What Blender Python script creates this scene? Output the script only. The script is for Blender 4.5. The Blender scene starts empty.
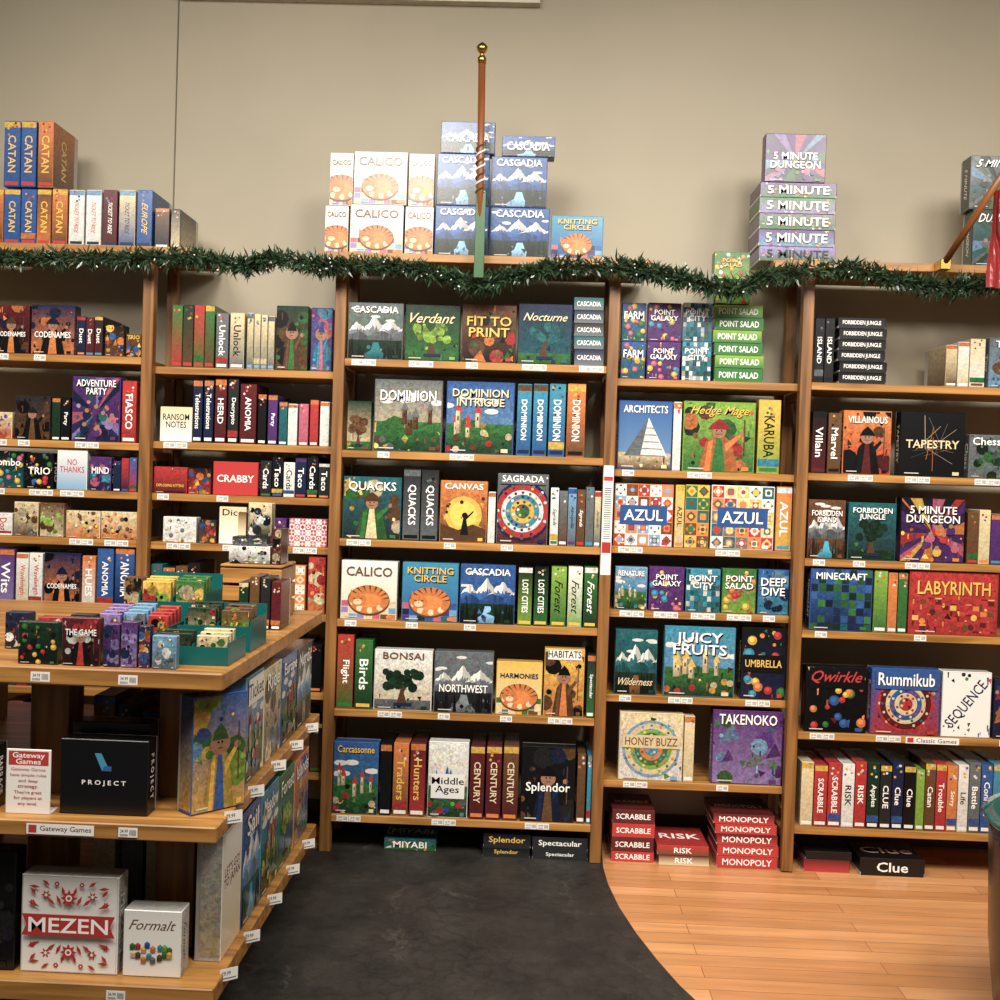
import bpy, math, random
from mathutils import Matrix, Vector
R=math.radians
FPX=1080.0
CAMP=Vector((0,0,1.55))
ROT=(Matrix.Rotation(R(1.6),3,'Z')@Matrix.Rotation(R(90-1.16),3,'X')@Matrix.Rotation(R(1.9),3,'Z'))
scene=bpy.context.scene
try: scene.view_settings.view_transform='Standard'
except Exception: pass
COLL=scene.collection
cd=bpy.data.cameras.new('camera'); cam=bpy.data.objects.new('camera',cd); COLL.objects.link(cam)
cd.sensor_width=36; cd.lens=FPX*36/1000; cam.matrix_world=Matrix.Translation(CAMP)@ROT.to_4x4(); scene.camera=cam
cd.clip_start=.05
def un(u,v,Y):
    d=ROT@Vector(((u-500)/FPX,-(v-500)/FPX,-1)); t=(Y-CAMP.y)/d.y; p=CAMP+d*t; return p
def unz(u,v,Z):
    d=ROT@Vector(((u-500)/FPX,-(v-500)/FPX,-1)); t=(Z-CAMP.z)/d.z; return CAMP+d*t
def lin(c): return tuple(((x/12.92) if x<=.04045 else ((x+.055)/1.055)**2.4) for x in c)
PAL={'K':((.06,.06,.07),'black'),'W':((.90,.89,.86),'white'),'R':((.70,.09,.07),'red'),'B':((.12,.32,.58),'blue'),
'N':((.08,.13,.26),'navy'),'C':((.18,.53,.64),'cyan'),'T':((.10,.37,.39),'teal'),'G':((.19,.43,.19),'green'),
'D':((.09,.20,.13),'dark green'),'L':((.50,.66,.20),'lime green'),'Y':((.86,.68,.22),'yellow'),'O':((.82,.45,.14),'orange'),
'P':((.32,.16,.42),'purple'),'M':((.74,.34,.44),'pink'),'S':((.86,.78,.60),'cream'),'A':((.40,.26,.14),'brown'),
'E':((.40,.42,.43),'grey'),'U':((.43,.61,.74),'light blue'),'I':((.35,.08,.10),'maroon'),'V':((.56,.47,.70),'lavender'),
'J':((.15,.15,.16),'charcoal'),'H':((.96,.95,.92),'bright white')}
def col(c,a=0.0,k=1.0):
    if isinstance(c,str): c=PAL[c][0]
    l=lin(c); return (l[0]*k,l[1]*k,l[2]*k,a)
# ---------------- materials
def newmat(n):
    m=bpy.data.materials.new(n); m.use_nodes=True; nt=m.node_tree
    return m,nt,nt.nodes['Principled BSDF']
def printed():
    m,nt,b=newmat('printed_card'); N=nt.nodes; L=nt.links
    at=N.new('ShaderNodeVertexColor'); at.layer_name='Col'
    tc=N.new('ShaderNodeTexCoord')
    vo=N.new('ShaderNodeTexNoise'); vo.inputs['Scale'].default_value=28; vo.inputs['Detail'].default_value=4; vo.inputs['Distortion'].default_value=2.5
    no=N.new('ShaderNodeTexNoise'); no.inputs['Scale'].default_value=60; no.inputs['Detail'].default_value=5; no.inputs['Distortion'].default_value=1.2; no.inputs['Roughness'].default_value=.65
    L.new(tc.outputs['Object'],vo.inputs['Vector']); L.new(tc.outputs['Object'],no.inputs['Vector'])
    ov=N.new('ShaderNodeMix'); ov.data_type='RGBA'; ov.blend_type='OVERLAY'
    L.new(at.outputs['Color'],ov.inputs[6]); L.new(vo.outputs['Color'],ov.inputs[7]); L.new(at.outputs['Alpha'],ov.inputs[0])
    mp=N.new('ShaderNodeMapRange'); mp.inputs[1].default_value=.35; mp.inputs[2].default_value=.62; mp.inputs[3].default_value=.22; mp.inputs[4].default_value=1.3
    L.new(no.outputs['Fac'],mp.inputs[0])
    m2=N.new('ShaderNodeMix'); m2.data_type='RGBA'; m2.blend_type='MULTIPLY'
    L.new(at.outputs['Alpha'],m2.inputs[0]); L.new(ov.outputs[2],m2.inputs[6]); L.new(mp.outputs[0],m2.inputs[7])
    hs=N.new('ShaderNodeHueSaturation'); hs.inputs['Saturation'].default_value=.92; L.new(m2.outputs[2],hs.inputs['Color'])
    L.new(hs.outputs[0],b.inputs['Base Color']); b.inputs['Roughness'].default_value=.27
    return m
def simple(n,c,r=.5,metal=0,noise=0):
    m,nt,b=newmat(n); N=nt.nodes; L=nt.links
    t=N.new('ShaderNodeTexNoise'); t.inputs['Scale'].default_value=12; t.inputs['Detail'].default_value=3
    tc=N.new('ShaderNodeTexCoord'); L.new(tc.outputs['Object'],t.inputs['Vector'])
    cr=N.new('ShaderNodeValToRGB'); l=lin(c); k=.12+noise
    cr.color_ramp.elements[0].position=.3; cr.color_ramp.elements[1].position=.7
    cr.color_ramp.elements[0].color=(l[0]*(1-k),l[1]*(1-k),l[2]*(1-k),1); cr.color_ramp.elements[1].color=(l[0]*(1+k),l[1]*(1+k),l[2]*(1+k),1)
    L.new(t.outputs['Fac'],cr.inputs[0]); L.new(cr.outputs[0],b.inputs['Base Color'])
    b.inputs['Roughness'].default_value=r; b.inputs['Metallic'].default_value=metal
    return m
def wood(n,c1,c2,axis,r=.4):
    m,nt,b=newmat(n); N=nt.nodes; L=nt.links
    tc=N.new('ShaderNodeTexCoord'); mp=N.new('ShaderNodeMapping'); sc=[26,26,26]; sc[axis]=1.6; mp.inputs['Scale'].default_value=sc
    oi=N.new('ShaderNodeObjectInfo'); ad=N.new('ShaderNodeVectorMath'); ad.operation='ADD'; L.new(tc.outputs['Object'],ad.inputs[0]); L.new(oi.outputs['Random'],ad.inputs[1])
    L.new(ad.outputs[0],mp.inputs[0])
    t=N.new('ShaderNodeTexNoise'); t.inputs['Scale'].default_value=1.4; t.inputs['Detail'].default_value=4; t.inputs['Distortion'].default_value=.6
    L.new(mp.outputs[0],t.inputs['Vector'])
    cr=N.new('ShaderNodeValToRGB'); cr.color_ramp.elements[0].position=.3; cr.color_ramp.elements[1].position=.68
    cr.color_ramp.elements[0].color=(*lin(c1),1); cr.color_ramp.elements[1].color=(*lin(c2),1)
    L.new(t.outputs['Fac'],cr.inputs[0]); L.new(cr.outputs[0],b.inputs['Base Color']); b.inputs['Roughness'].default_value=r
    bp=N.new('ShaderNodeBump'); bp.inputs['Strength'].default_value=.15; L.new(t.outputs['Fac'],bp.inputs['Height']); L.new(bp.outputs[0],b.inputs['Normal'])
    return m
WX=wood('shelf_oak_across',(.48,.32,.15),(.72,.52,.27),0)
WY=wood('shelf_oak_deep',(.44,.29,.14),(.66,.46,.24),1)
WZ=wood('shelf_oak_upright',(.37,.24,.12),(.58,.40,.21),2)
M_PR=printed()
M_TEAL=simple('teal_plastic',(.07,.33,.32),.25)
M_BRASS=simple('brass',(.80,.68,.36),.25,1)
M_POLE=wood('pole_wood',(.42,.23,.11),(.58,.36,.19),2)
M_GREENP=simple('green_paint',(.10,.30,.11),.4)
M_BARREL=simple('barrel_green',(.02,.11,.10),.25)
M_RUB=simple('caster_rubber',(.06,.06,.06),.6)
M_MET=simple('steel',(.5,.5,.5),.3,1)
m,nt,b=newmat('warm_bulb'); b.inputs['Emission Color'].default_value=(1,.93,.8,1); b.inputs['Emission Strength'].default_value=.15; b.inputs['Base Color'].default_value=(.8,.8,.75,1); M_BULB=m
M_GLASS=simple('teal_glass',(.12,.33,.31),.08)
# ---------------- mesh builder
class MB:
    def __init__(s): s.v=[];s.f=[];s.c=[]
    def face(s,pts,cols):
        i=len(s.v); s.v+=[tuple(p) for p in pts]; s.f.append(list(range(i,i+len(pts))))
        if not isinstance(cols,list): cols=[cols]*len(pts)
        s.c+=cols
    def box(s,a,bb,c,cd=None):
        x0,y0,z0=a;x1,y1,z1=bb; P=[(x0,y0,z0),(x1,y0,z0),(x1,y1,z0),(x0,y1,z0),(x0,y0,z1),(x1,y0,z1),(x1,y1,z1),(x0,y1,z1)]
        for q in ((0,1,5,4),(1,2,6,5),(2,3,7,6),(3,0,4,7),(4,5,6,7),(3,2,1,0)): s.face([P[i] for i in q],c)
    def chbox(s,a,bb,e,c,ce):
        x0,y0,z0=a;x1,y1,z1=bb
        V={}
        for sx in(0,1):
            for sy in(0,1):
                for sz in(0,1):
                    X=(x0,x1)[sx];Y=(y0,y1)[sy];Z=(z0,z1)[sz];dx=(e,-e)[sx];dy=(e,-e)[sy];dz=(e,-e)[sz]
                    V[sx,sy,sz,'x']=(X,Y+dy,Z+dz);V[sx,sy,sz,'y']=(X+dx,Y,Z+dz);V[sx,sy,sz,'z']=(X+dx,Y+dy,Z)
        for k in(0,1):
            q=[(k,0,0,'x'),(k,1,0,'x'),(k,1,1,'x'),(k,0,1,'x')]; s.face([V[i] for i in (q if k else q[::-1])],c)
            q=[(0,k,0,'y'),(1,k,0,'y'),(1,k,1,'y'),(0,k,1,'y')]; s.face([V[i] for i in (q[::-1] if k else q)],c)
            q=[(0,0,k,'z'),(1,0,k,'z'),(1,1,k,'z'),(0,1,k,'z')]; s.face([V[i] for i in (q if k else q[::-1])],c)
        for i in(0,1):
            for j in(0,1):
                s.face([V[i,j,0,'x'],V[i,j,1,'x'],V[i,j,1,'y'],V[i,j,0,'y']],ce)
                s.face([V[i,0,j,'x'],V[i,1,j,'x'],V[i,1,j,'z'],V[i,0,j,'z']],ce)
                s.face([V[0,i,j,'y'],V[1,i,j,'y'],V[1,i,j,'z'],V[0,i,j,'z']],ce)
                for k in(0,1): s.face([V[i,j,k,'x'],V[i,j,k,'y'],V[i,j,k,'z']],ce)
    def mesh(s,name,mats=None):
        me=bpy.data.meshes.new(name); me.from_pydata(s.v,[],s.f)
        ca=me.color_attributes.new('Col','FLOAT_COLOR','CORNER'); fl=[]
        for c in s.c: fl+=c
        ca.data.foreach_set('color',fl)
        for mt in (mats or [M_PR]): me.materials.append(mt)
        return me
class Paint:
    def __init__(s,mb,fn,w,h): s.mb=mb;s.fn=fn;s.w=w;s.h=h;s.k=1
    def pts(s,P,c,al=None):
        cl=[(min(.985,max(.015,x)),min(.985,max(.015,y))) for x,y in P]
        s.mb.face([s.fn(x*s.w,y*s.h,s.k*.00006) for x,y in cl],c); s.k+=1
    def rect(s,x0,y0,x1,y1,c,c2=None):
        s.pts([(x0,y0),(x1,y0),(x1,y1),(x0,y1)],[c,c,c2,c2] if c2 else c)
    def disc(s,cx,cy,r,c,n=14,ry=None):
        a=s.w/s.h; ry=ry or r
        s.pts([(cx+r*math.cos(t*2*math.pi/n)/a,cy+ry*math.sin(t*2*math.pi/n)) for t in range(n)],c)
    def ridge(s,pk,base,c,cs,rn,snow):
        # pk: list of (x,y) summit points of a mountain chain; jagged ridge line with snow and shaded flank
        line=[]
        for (xa,ya),(xb,yb) in zip(pk,pk[1:]):
            for i in range(6):
                t=i/6; line.append((xa+(xb-xa)*t,ya+(yb-ya)*t+(rn.uniform(-.018,.018) if i else 0)))
        line.append(pk[-1])
        for (xa,ya),(xb,yb) in zip(line,line[1:]):
            s.mb.face([s.fn(min(.985,max(.015,x))*s.w,min(.985,max(.015,y))*s.h,s.k*.00006) for x,y in ((xa,base),(xb,base),(xb,yb),(xa,ya))],[c,c,cs,cs] if yb>ya else [c,c,c,c])
        s.k+=1
        for (xa,ya),(xb,yb) in zip(line,line[1:]):
            d1=max(0,(ya-snow))*rn.uniform(.5,.95);d2=max(0,(yb-snow))*rn.uniform(.5,.95)
            if d1+d2>0 :
                k=1 if yb>ya else .55
                s.mb.face([s.fn(min(.985,max(.015,x))*s.w,min(.985,max(.015,y))*s.h,s.k*.00006) for x,y in ((xa,ya-d1),(xb,yb-d2),(xb,yb),(xa,ya))],col('W',.25,k))
        s.k+=1
    def text(s,t,cx,cy,mw,mh,c,rot=0,shadow=None):
        V,F,asp=textgeo(t)
        W=mw*s.w;H=mh*s.h
        if rot in(1,2): W,H=H,W
        h=min(H,W/asp); w=min(W,h*asp*1.25)
        if h<H*.7: h=min(H,h*1.35)
        ca,sa=math.cos(R(-52)),math.sin(R(-52))
        for (c_,o) in (([(shadow,.05)] if shadow else [])+[(c,0)]):
            base=len(s.mb.v)
            for (x,y) in V:
                px=(x-.5)*w;py=(y-.5)*h
                if rot==1: px,py=py,-px
                if rot==2: px,py=-py,px
                if rot==3: px,py=px*ca+py*sa,-px*sa+py*ca
                s.mb.v.append(tuple(s.fn(cx*s.w+px+o*h,cy*s.h+py-o*h,s.k*.00006)))
            for f in F: s.mb.f.append([base+i for i in f]); s.mb.c+=[c_]*len(f)
            s.k+=1
TG={}
def textgeo(t):
    if t in TG: return TG[t]
    cu=bpy.data.curves.new('t','FONT'); cu.body=t.replace('/',''); cu.resolution_u=2; cu.offset=.012; cu.align_x='CENTER'; cu.space_line=.85
    if t[0]=='/': cu.shear=.45; cu.offset=.006
    o=bpy.data.objects.new('t',cu); COLL.objects.link(o)
    dg=bpy.context.evaluated_depsgraph_get(); me=bpy.data.meshes.new_from_object(o.evaluated_get(dg))
    V=[(v.co.x,v.co.y) for v in me.vertices]; F=[list(p.vertices) for p in me.polygons]
    bpy.data.objects.remove(o); bpy.data.curves.remove(cu); bpy.data.meshes.remove(me)
    x0=min(v[0] for v in V);x1=max(v[0] for v in V);y0=min(v[1] for v in V);y1=max(v[1] for v in V)
    V=[((x-x0)/(x1-x0),(y-y0)/(y1-y0)) for x,y in V]
    TG[t]=(V,F,(x1-x0)/(y1-y0)); return TG[t]
DESC={'mount':'mountain landscape artwork','cat':'curled cat artwork','tiles':'patterned tile artwork','dots':'colourful dotted artwork',
'castle':'castle and meadow artwork','tree':'tree artwork','rose':'round rosette artwork','fig':'cloaked figure artwork','burst':'radiating burst artwork',
'blocks':'coloured block artwork','maze':'maze artwork','pyr':'pyramid artwork','band':'banded spine','plain':'plain printed cover','scat':'busy illustrated cover',
'lines':'angular line artwork','sun':'sunset artwork','folk':'folk ornament artwork','diag':'large diagonal lettering'}
def detail(p,cs,rn,n,y0=0,y1=1,al=.6):
    for i in range(n):
        x=rn.uniform(.02,.98);y=rn.uniform(y0,y1);r=rn.uniform(.010,.042); c=col(cs[rn.randrange(len(cs))],al,rn.choice((.25,.45,.8,1,1.2)))
        t=rn.random()
        if t<.4: p.disc(x,y,r,c,7)
        elif t<.75: a=rn.uniform(0,6); p.pts([(x+r*1.6*math.cos(a+q),y+r*1.6*math.sin(a+q)) for q in(0,1.9,3.7)],c)
        else: p.pts([(x-r*.3,y-r*2),(x+r*.3,y-r*2),(x+r*.5,y+r*1.5),(x-r*.5,y+r)],c)
def motif(p,mo,c1,c2,acc,rn):
    A=lambda i,a=.5,k=1: col(acc[i%len(acc)],a,k)
    if mo=='mount':
        for i in range(4): p.disc(rn.random(),rn.uniform(.6,.95),.09,col('W',.3,.8),9,.025)
        p.ridge([(.0,.5),(.16,.66),(.3,.55),(.48,.78),(.62,.6),(.78,.72),(1,.5)],.3,A(1,.4,.9),A(1,.4,1.5),rn,.5)
        p.ridge([(0,.42),(.2,.5),(.36,.4),(.6,.55),(.8,.44),(1,.56)],.2,A(1,.5,.45),A(1,.5,.8),rn,.5)
        p.rect(0,0,1,.34,A(0,.6,.35),A(0,.6,.8))
        p.pts([(.2,0),(.75,0),(.6,.16),(.56,.3),(.46,.3),(.42,.16)],[A(2,.4,.6)]*2+[A(2,.3,1.4)]*4)
        detail(p,acc,rn,14,0,.22)
        for i in range(20):
            x=rn.choice((rn.uniform(0,.36),rn.uniform(.64,1))); q=rn.uniform(.2,.42); p.pts([(x-.03,.02),(x+.03,.02),(x,q)],A(0,.5,rn.uniform(.1,.3)))
    elif mo=='cat':
        for i in range(7):
            for j in range(3): p.k=3; p.rect(i/7,j*.11,i/7+.135,j*.11+.1,A(1+i+j*2,.3,.9))
        p.k=24
        f=col('O',.3,.85);d=col('A',.3,.7); s_=col('S',.2,.95)
        p.disc(.5,.33,.36,d,26,.26); p.disc(.5,.345,.345,f,26,.245); p.disc(.5,.3,.22,col('O',.3,1.1),20,.15)
        for i in range(9): a=.1+i*.34; p.pts([(.5+.34*math.cos(a)*p.h/p.w,.345+.24*math.sin(a)),(.5+.34*math.cos(a+.12)*p.h/p.w,.345+.24*math.sin(a+.12)),(.5+.2*math.cos(a)*p.h/p.w,.345+.13*math.sin(a))],d)
        for i in range(8): a=3.4+i*.35; p.disc(.5+.27*math.cos(a)*p.h/p.w,.33+.17*math.sin(a),.055,f if i%2 else s_,9)
        p.pts([(.17,.38),(.27,.37),(.18,.52)],f);p.pts([(.35,.38),(.44,.36),(.42,.52)],f)
        p.disc(.31,.34,.14,f,16,.11); p.disc(.30,.30,.075,s_,10,.05); p.rect(.22,.352,.27,.362,col('K')); p.rect(.34,.352,.39,.362,col('K')); p.disc(.305,.325,.014,col('M'),6)
    elif mo=='tiles':
        nx=max(2,round(5*p.w/p.h)); ny=5
        for i in range(nx):
            for j in range(ny):
                x=(i+.5)/nx;y=(j+.5)/ny; a=.5/nx;b_=.5/ny
                p.k=3; p.rect(x-a*.96,y-b_*.96,x+a*.96,y+b_*.96,A(i+j,.2)); 
                p.pts([(x-a*.85,y),(x,y-b_*.85),(x+a*.85,y),(x,y+b_*.85)],A(i+j+1,.1,.9)); p.pts([(x-a*.5,y-b_*.5),(x+a*.5,y-b_*.5),(x+a*.5,y+b_*.5),(x-a*.5,y+b_*.5)],A(i+j*2+2,.1)); p.disc(x,y,.035,A(i*2+j+3,.1),8)
        p.k+=1
    elif mo=='dots':
        detail(p,acc,rn,20)
        for i in range(16): 
            x=rn.uniform(.08,.92);y=rn.uniform(.05,.95);r=rn.uniform(.04,.085); p.disc(x,y,r,A(i,.3,.7),10); p.disc(x-.01,y+.015,r*.55,A(i,.2,1.2),8)
    elif mo=='castle':
        for i in range(5): p.disc(rn.random(),rn.uniform(.55,.85),.1,col('W',.2,.8),9,.04)
        p.rect(0,0,1,.42,col('D',.7,.9),col('G',.7,.9)); p.pts([(0,.35),(.3,.5),(.6,.4),(.6,.2),(0,.2)],col('G',.7,.7))
        detail(p,'GLDAY',rn,18,0,.4)
        for i in range(6):
            x=rn.uniform(.1,.85);y=rn.uniform(.22,.4);w=rn.uniform(.05,.09);h=rn.uniform(.12,.28)
            p.rect(x,y,x+w,y+h,A(0,.4,.5),A(0,.4,1)); p.rect(x+w*.3,y+h*.5,x+w*.55,y+h*.75,col('K')); p.pts([(x-.02,y+h),(x+w+.02,y+h),(x+w/2,y+h+.12)],A(1,.3,.9)); p.rect(x+w*.7,y,x+w,y+h,A(0,.4,.3))
        for i in range(8): p.disc(rn.random(),rn.uniform(.05,.3),.05,A(2+i,.6,.6),8)
    elif mo=='tree':
        p.rect(0,0,1,.18,A(1,.5,.5),A(1,.5,.8)); detail(p,acc,rn,12,.02,.3)
        p.pts([(.4,.1),(.58,.1),(.52,.3),(.62,.48),(.56,.5),(.46,.35)],col('A',.3,.6))
        for i in range(26): p.disc(.5+rn.uniform(-.3,.3),.5+rn.uniform(-.13,.14),rn.uniform(.03,.085),A(0,.7,rn.uniform(.3,1.1)),9)
        p.rect(.35,.08,.66,.13,col('N',.1))
    elif mo=='rose':
        detail(p,acc,rn,16)
        for r,k in ((.42,0),(.38,1),(.3,2),(.24,3),(.17,4),(.1,5)): 
            p.disc(.5,.47,r,A(k,.4,.8),24); n=16 if r>.2 else 9
            for t in range(n):
                a=t*2*math.pi/n; p.disc(.5+(r-.035)*math.cos(a)*p.h/p.w,.47+(r-.035)*math.sin(a),.022,A(t+k,.1,.8),6)
    elif mo=='fig':
        for i in range(10): p.disc(rn.random(),rn.random(),rn.uniform(.05,.16),A(i+1,.6,.6),9)
        detail(p,acc,rn,22)
        p.pts([(.22,0),(.78,0),(.68,.42),(.57,.52),(.43,.52),(.32,.42)],A(0,.5,.5)); p.pts([(.3,0),(.38,0),(.42,.48),(.35,.42)],A(0,.5,.9))
        p.pts([(.4,0),(.6,0),(.54,.5),(.46,.5)],A(1,.5,.9)); p.disc(.5,.58,.1,(.3,.14,.08,.3),12)
        p.disc(.465,.59,.012,col('K'),6);p.disc(.535,.59,.012,col('K'),6); p.rect(.46,.535,.54,.545,col('I'))
        p.pts([(.34,.61),(.66,.61),(.6,.69),(.5,.76),(.4,.69)],A(2,.4,.5))
        p.pts([(.6,.3),(.82,.52),(.8,.56),(.58,.4)],A(0,.4,.9)); p.disc(.82,.55,.035,(.3,.14,.08,.2),8)
        p.rect(.84,.25,.86,.75,col('A',.2,.7))
    elif mo=='burst':
        for t in range(14):
            a=t*math.pi/7; b=a+.24; p.pts([(.5,.45),(.5+.8*math.cos(a),.45+.8*math.sin(a)),(.5+.8*math.cos(b),.45+.8*math.sin(b))],A(t,.5,.6))
        detail(p,acc,rn,26,0,.7)
        for i in range(9): 
            x=rn.uniform(.12,.88);y=rn.uniform(.08,.5);p.disc(x,y,.07,A(i,.5,.8),9); p.disc(x,y+.07,.035,(.3,.15,.1,.2),8)
    elif mo=='blocks':
        n=8
        for i in range(n):
            for j in range(n):
                if rn.random()<.75: p.k=3; p.rect(i/n+.006,j/n+.006,(i+1)/n-.006,(j+1)/n-.006,A(rn.randint(0,5),.4,rn.uniform(.4,1)))
        p.k=6
    elif mo=='maze':
        for i in range(11):
            for j in range(7):
                x=.04+i*.085;y=.05+j*.085
                p.k=3; p.rect(x,y,x+(.07 if rn.random()<.5 else .02),y+(.02 if rn.random()<.5 else .075),A(i+j,.2,.9))
        p.k=5; detail(p,acc,rn,14,0,.6)
        for i in range(6): p.disc(rn.uniform(.1,.9),rn.uniform(.1,.5),.05,A(i+1,.4),9)
    elif mo=='pyr':
        p.rect(0,0,1,.25,col('A',.5,.8),col('S',.6,.8)); p.pts([(.12,.2),(.92,.2),(.56,.76)],col('W',.45,.85)); p.pts([(.12,.2),(.56,.76),(.42,.2)],col('E',.45,.8))
        for k in range(5): p.rect(.18+k*.07,.2+k*.1,.88-k*.055,.215+k*.1,col('E',.2))
        detail(p,'SAGE',rn,14,0,.2)
    elif mo=='sun':
        p.disc(.5,.45,.3,A(0,.3,.9),20);p.disc(.5,.45,.22,A(0,.2,1.2),20); detail(p,acc,rn,14,.2,.8); p.pts([(0,0),(1,0),(1,.22),(.7,.3),(.4,.2),(0,.3)],A(1,.4,.6))
        p.pts([(.44,.12),(.62,.12),(.56,.4),(.5,.4)],col('K',.1)); p.disc(.53,.44,.05,col('K'),9); p.pts([(.55,.36),(.72,.5),(.71,.52),(.54,.4)],col('K'))
    elif mo=='lines':
        for i in range(13):
            a=rn.uniform(0,3.14);x=rn.uniform(.3,.7);y=rn.uniform(.3,.7);d=.26
            p.pts([(x-d*math.cos(a),y-d*math.sin(a)),(x-d*math.cos(a)+.008,y-d*math.sin(a)),(x+d*math.cos(a)+.008,y+d*math.sin(a)),(x+d*math.cos(a),y+d*math.sin(a))],A(i,.1,.6))
    elif mo=='folk':
        f_=A(0,.05,.9)
        def leaf(x,y,a,l,w): 
            dx,dy=math.cos(a)*l,math.sin(a)*l; nx,ny=-math.sin(a)*w,math.cos(a)*w
            p.pts([(x,y),(x+dx*.5+nx,y+dy*.5+ny),(x+dx,y+dy),(x+dx*.5-nx,y+dy*.5-ny)],f_)
        for sy in(-1,1):
            Y=lambda v: .5+sy*v
            for sx in(-1,1):
                X=lambda v: .5+sx*v
                for (x,y,r) in ((.24,.30,.055),(.38,.22,.035),(.13,.42,.03)):
                    for q in range(6): a=q*math.pi/3; leaf(X(x),Y(y),a,r,.012)
                    p.disc(X(x),Y(y),r*.3,col('W'),6)
                for (x,y,a,l) in ((.08,.2,1.1,.12),(.14,.2,.7,.12),(.3,.18,.4,.14),(.3,.38,.1,.12),(.2,.4,.6,.1),(.05,.3,1.3,.1),(.34,.3,.9,.1)):
                    aa=math.atan2(math.sin(a)*sy,math.cos(a)*sx); leaf(X(x),Y(y),aa,l,.018)
            for q in range(8): a=q*math.pi/4; leaf(.5,Y(.28),a,.09,.02)
            p.disc(.5,Y(.28),.035,col('W'),8); p.disc(.5,Y(.28),.018,f_,8)
        p.pts([(.02,.39),(.98,.39),(.93,.5),(.98,.61),(.02,.61),(.07,.5)],f_)
    elif mo=='scat':
        for i in range(12):
            x=rn.uniform(.05,.95);y=rn.uniform(.05,.9);r=rn.uniform(.06,.15)
            if i%3==0: p.pts([(x-r,y-r),(x+r,y-r*.6),(x+r*.2,y+r)],A(i,.7,rn.uniform(.4,1)))
            else: p.disc(x,y,r,A(i,.7,rn.uniform(.4,1)),9)
        detail(p,acc,rn,26)
    elif mo=='band':
        t=rn.random()
        p.rect(.1,.03,.9,.08,A(0,.2))
        if t<.5: p.rect(0,.9,1,.99,A(1,.5,.8))
        if t>.3: 
            for i in range(5): p.disc(rn.uniform(.2,.8),rn.uniform(.78,.97),.02,A(i,.5,.8),7)
        if t>.75: p.rect(0,.1,1,.2,A(2,.6,.7))
SEED=[0]
MC={}
def boxmesh(w,h,d,title,c1,c2,tc,mo,acc,vert,seed,side=None,ty=.85,th=.2,top=False):
    acc=''.join(acc)
    key=(round(w,3),round(h,3),round(d,3),title,c1,c2,tc,mo,acc,vert,ty,top)
    if key in MC: return MC[key]
    rn=random.Random(seed); mb=MB(); e=min(.002,w*.08,h*.08)
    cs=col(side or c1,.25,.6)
    if h<w*.6 and top:
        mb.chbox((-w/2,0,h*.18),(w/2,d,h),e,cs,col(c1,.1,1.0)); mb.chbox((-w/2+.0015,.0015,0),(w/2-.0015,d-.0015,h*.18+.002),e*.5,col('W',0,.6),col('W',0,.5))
    else:
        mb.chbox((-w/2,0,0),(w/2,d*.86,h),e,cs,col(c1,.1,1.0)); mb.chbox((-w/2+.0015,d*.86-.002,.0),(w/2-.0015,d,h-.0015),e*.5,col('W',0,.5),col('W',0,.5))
    p=Paint(mb,lambda x,y,k:(x-w/2,-k,y),w,h)
    am=0 if mo in('plain','lines','folk','tiles','pyr','diag') else (.15 if mo=='cat' else .3 if mo=='band' else .55)
    k2=.7 if mo not in('plain','folk','tiles','diag','cat') else 1
    p.rect(.012,.012,.988,.988,col(c2,am,k2),col(c1,am,.95))
    if mo not in('plain','diag'): motif(p,mo,c1,c2,acc,rn)
    if title:
        sh=col('K') if tc in('W','Y','O','S','L') and mo not in('plain','folk') else None
        if tc=='W': tc='H'
        if mo=='diag': p.text(title,.5,.5,1.15,.24,col(tc),3); detail(p,'RGBJ',rn,12,.02,.2,.1); detail(p,'RGBJ',rn,8,.85,.97,.1)
        elif vert: p.text(title,.5,.5,.52,.56,col(tc),2 if vert==2 else 1,None)
        elif h<w*.6: p.text(title,.5,.5,.8,.55,col(tc),0,sh)
        else:
            if mo=='tiles': p.rect(.1,ty-th*.6,.9,ty+th*.6,col('B',.2,.8))
            if tc=='K' and mo not in('plain',): p.rect(.08,ty-th*.62,.92,ty+th*.62,col('W',0,.9))
            if mo in('dots','rose') and th<.3: p.rect(.05,ty-th*.6,.95,ty+th*.6,col(c1,.2,.8))
            p.text(title,.5,ty,.82 if mo!='tiles' else .66,th*.88,col(tc),0,sh)
    if not vert and h>=w*.6 and mo not in('plain','diag','folk'):
        p.rect(.08,.04,.3,.055,col('W',.1,.7)); p.rect(.82,.03,.92,.08,col(acc[0],.2))
    if h>.09 and d>.05 and w>.03:
        for sg in(1,-1):
            q=Paint(mb,(lambda x,y,k:(w/2+k,x,y)) if sg>0 else (lambda x,y,k:(-w/2-k,d*.86-x,y)),d*.86,h)
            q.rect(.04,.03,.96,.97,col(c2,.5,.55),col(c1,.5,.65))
            if title and '\n' not in title: q.text(title,.5,.5,.5,.6,col(tc),1)
    if top:
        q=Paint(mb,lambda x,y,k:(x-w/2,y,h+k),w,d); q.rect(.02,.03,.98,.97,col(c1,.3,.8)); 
        if title: q.text(title,.5,.5,.8,.35,col(tc),0)
    me=mb.mesh('board_game_box'); MC[key]=me; return me
def addobj(name,me,loc=(0,0,0),label=None,cat=None,group=None,parent=None,rz=0,kind=None):
    o=bpy.data.objects.new(name,me); COLL.objects.link(o); o.location=loc; o.rotation_euler=(0,0,rz)
    if parent: o.parent=parent
    if label: o['label']=label
    if cat: o['category']=cat
    if group: o['group']=group
    if kind: o['kind']=kind
    return o
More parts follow.
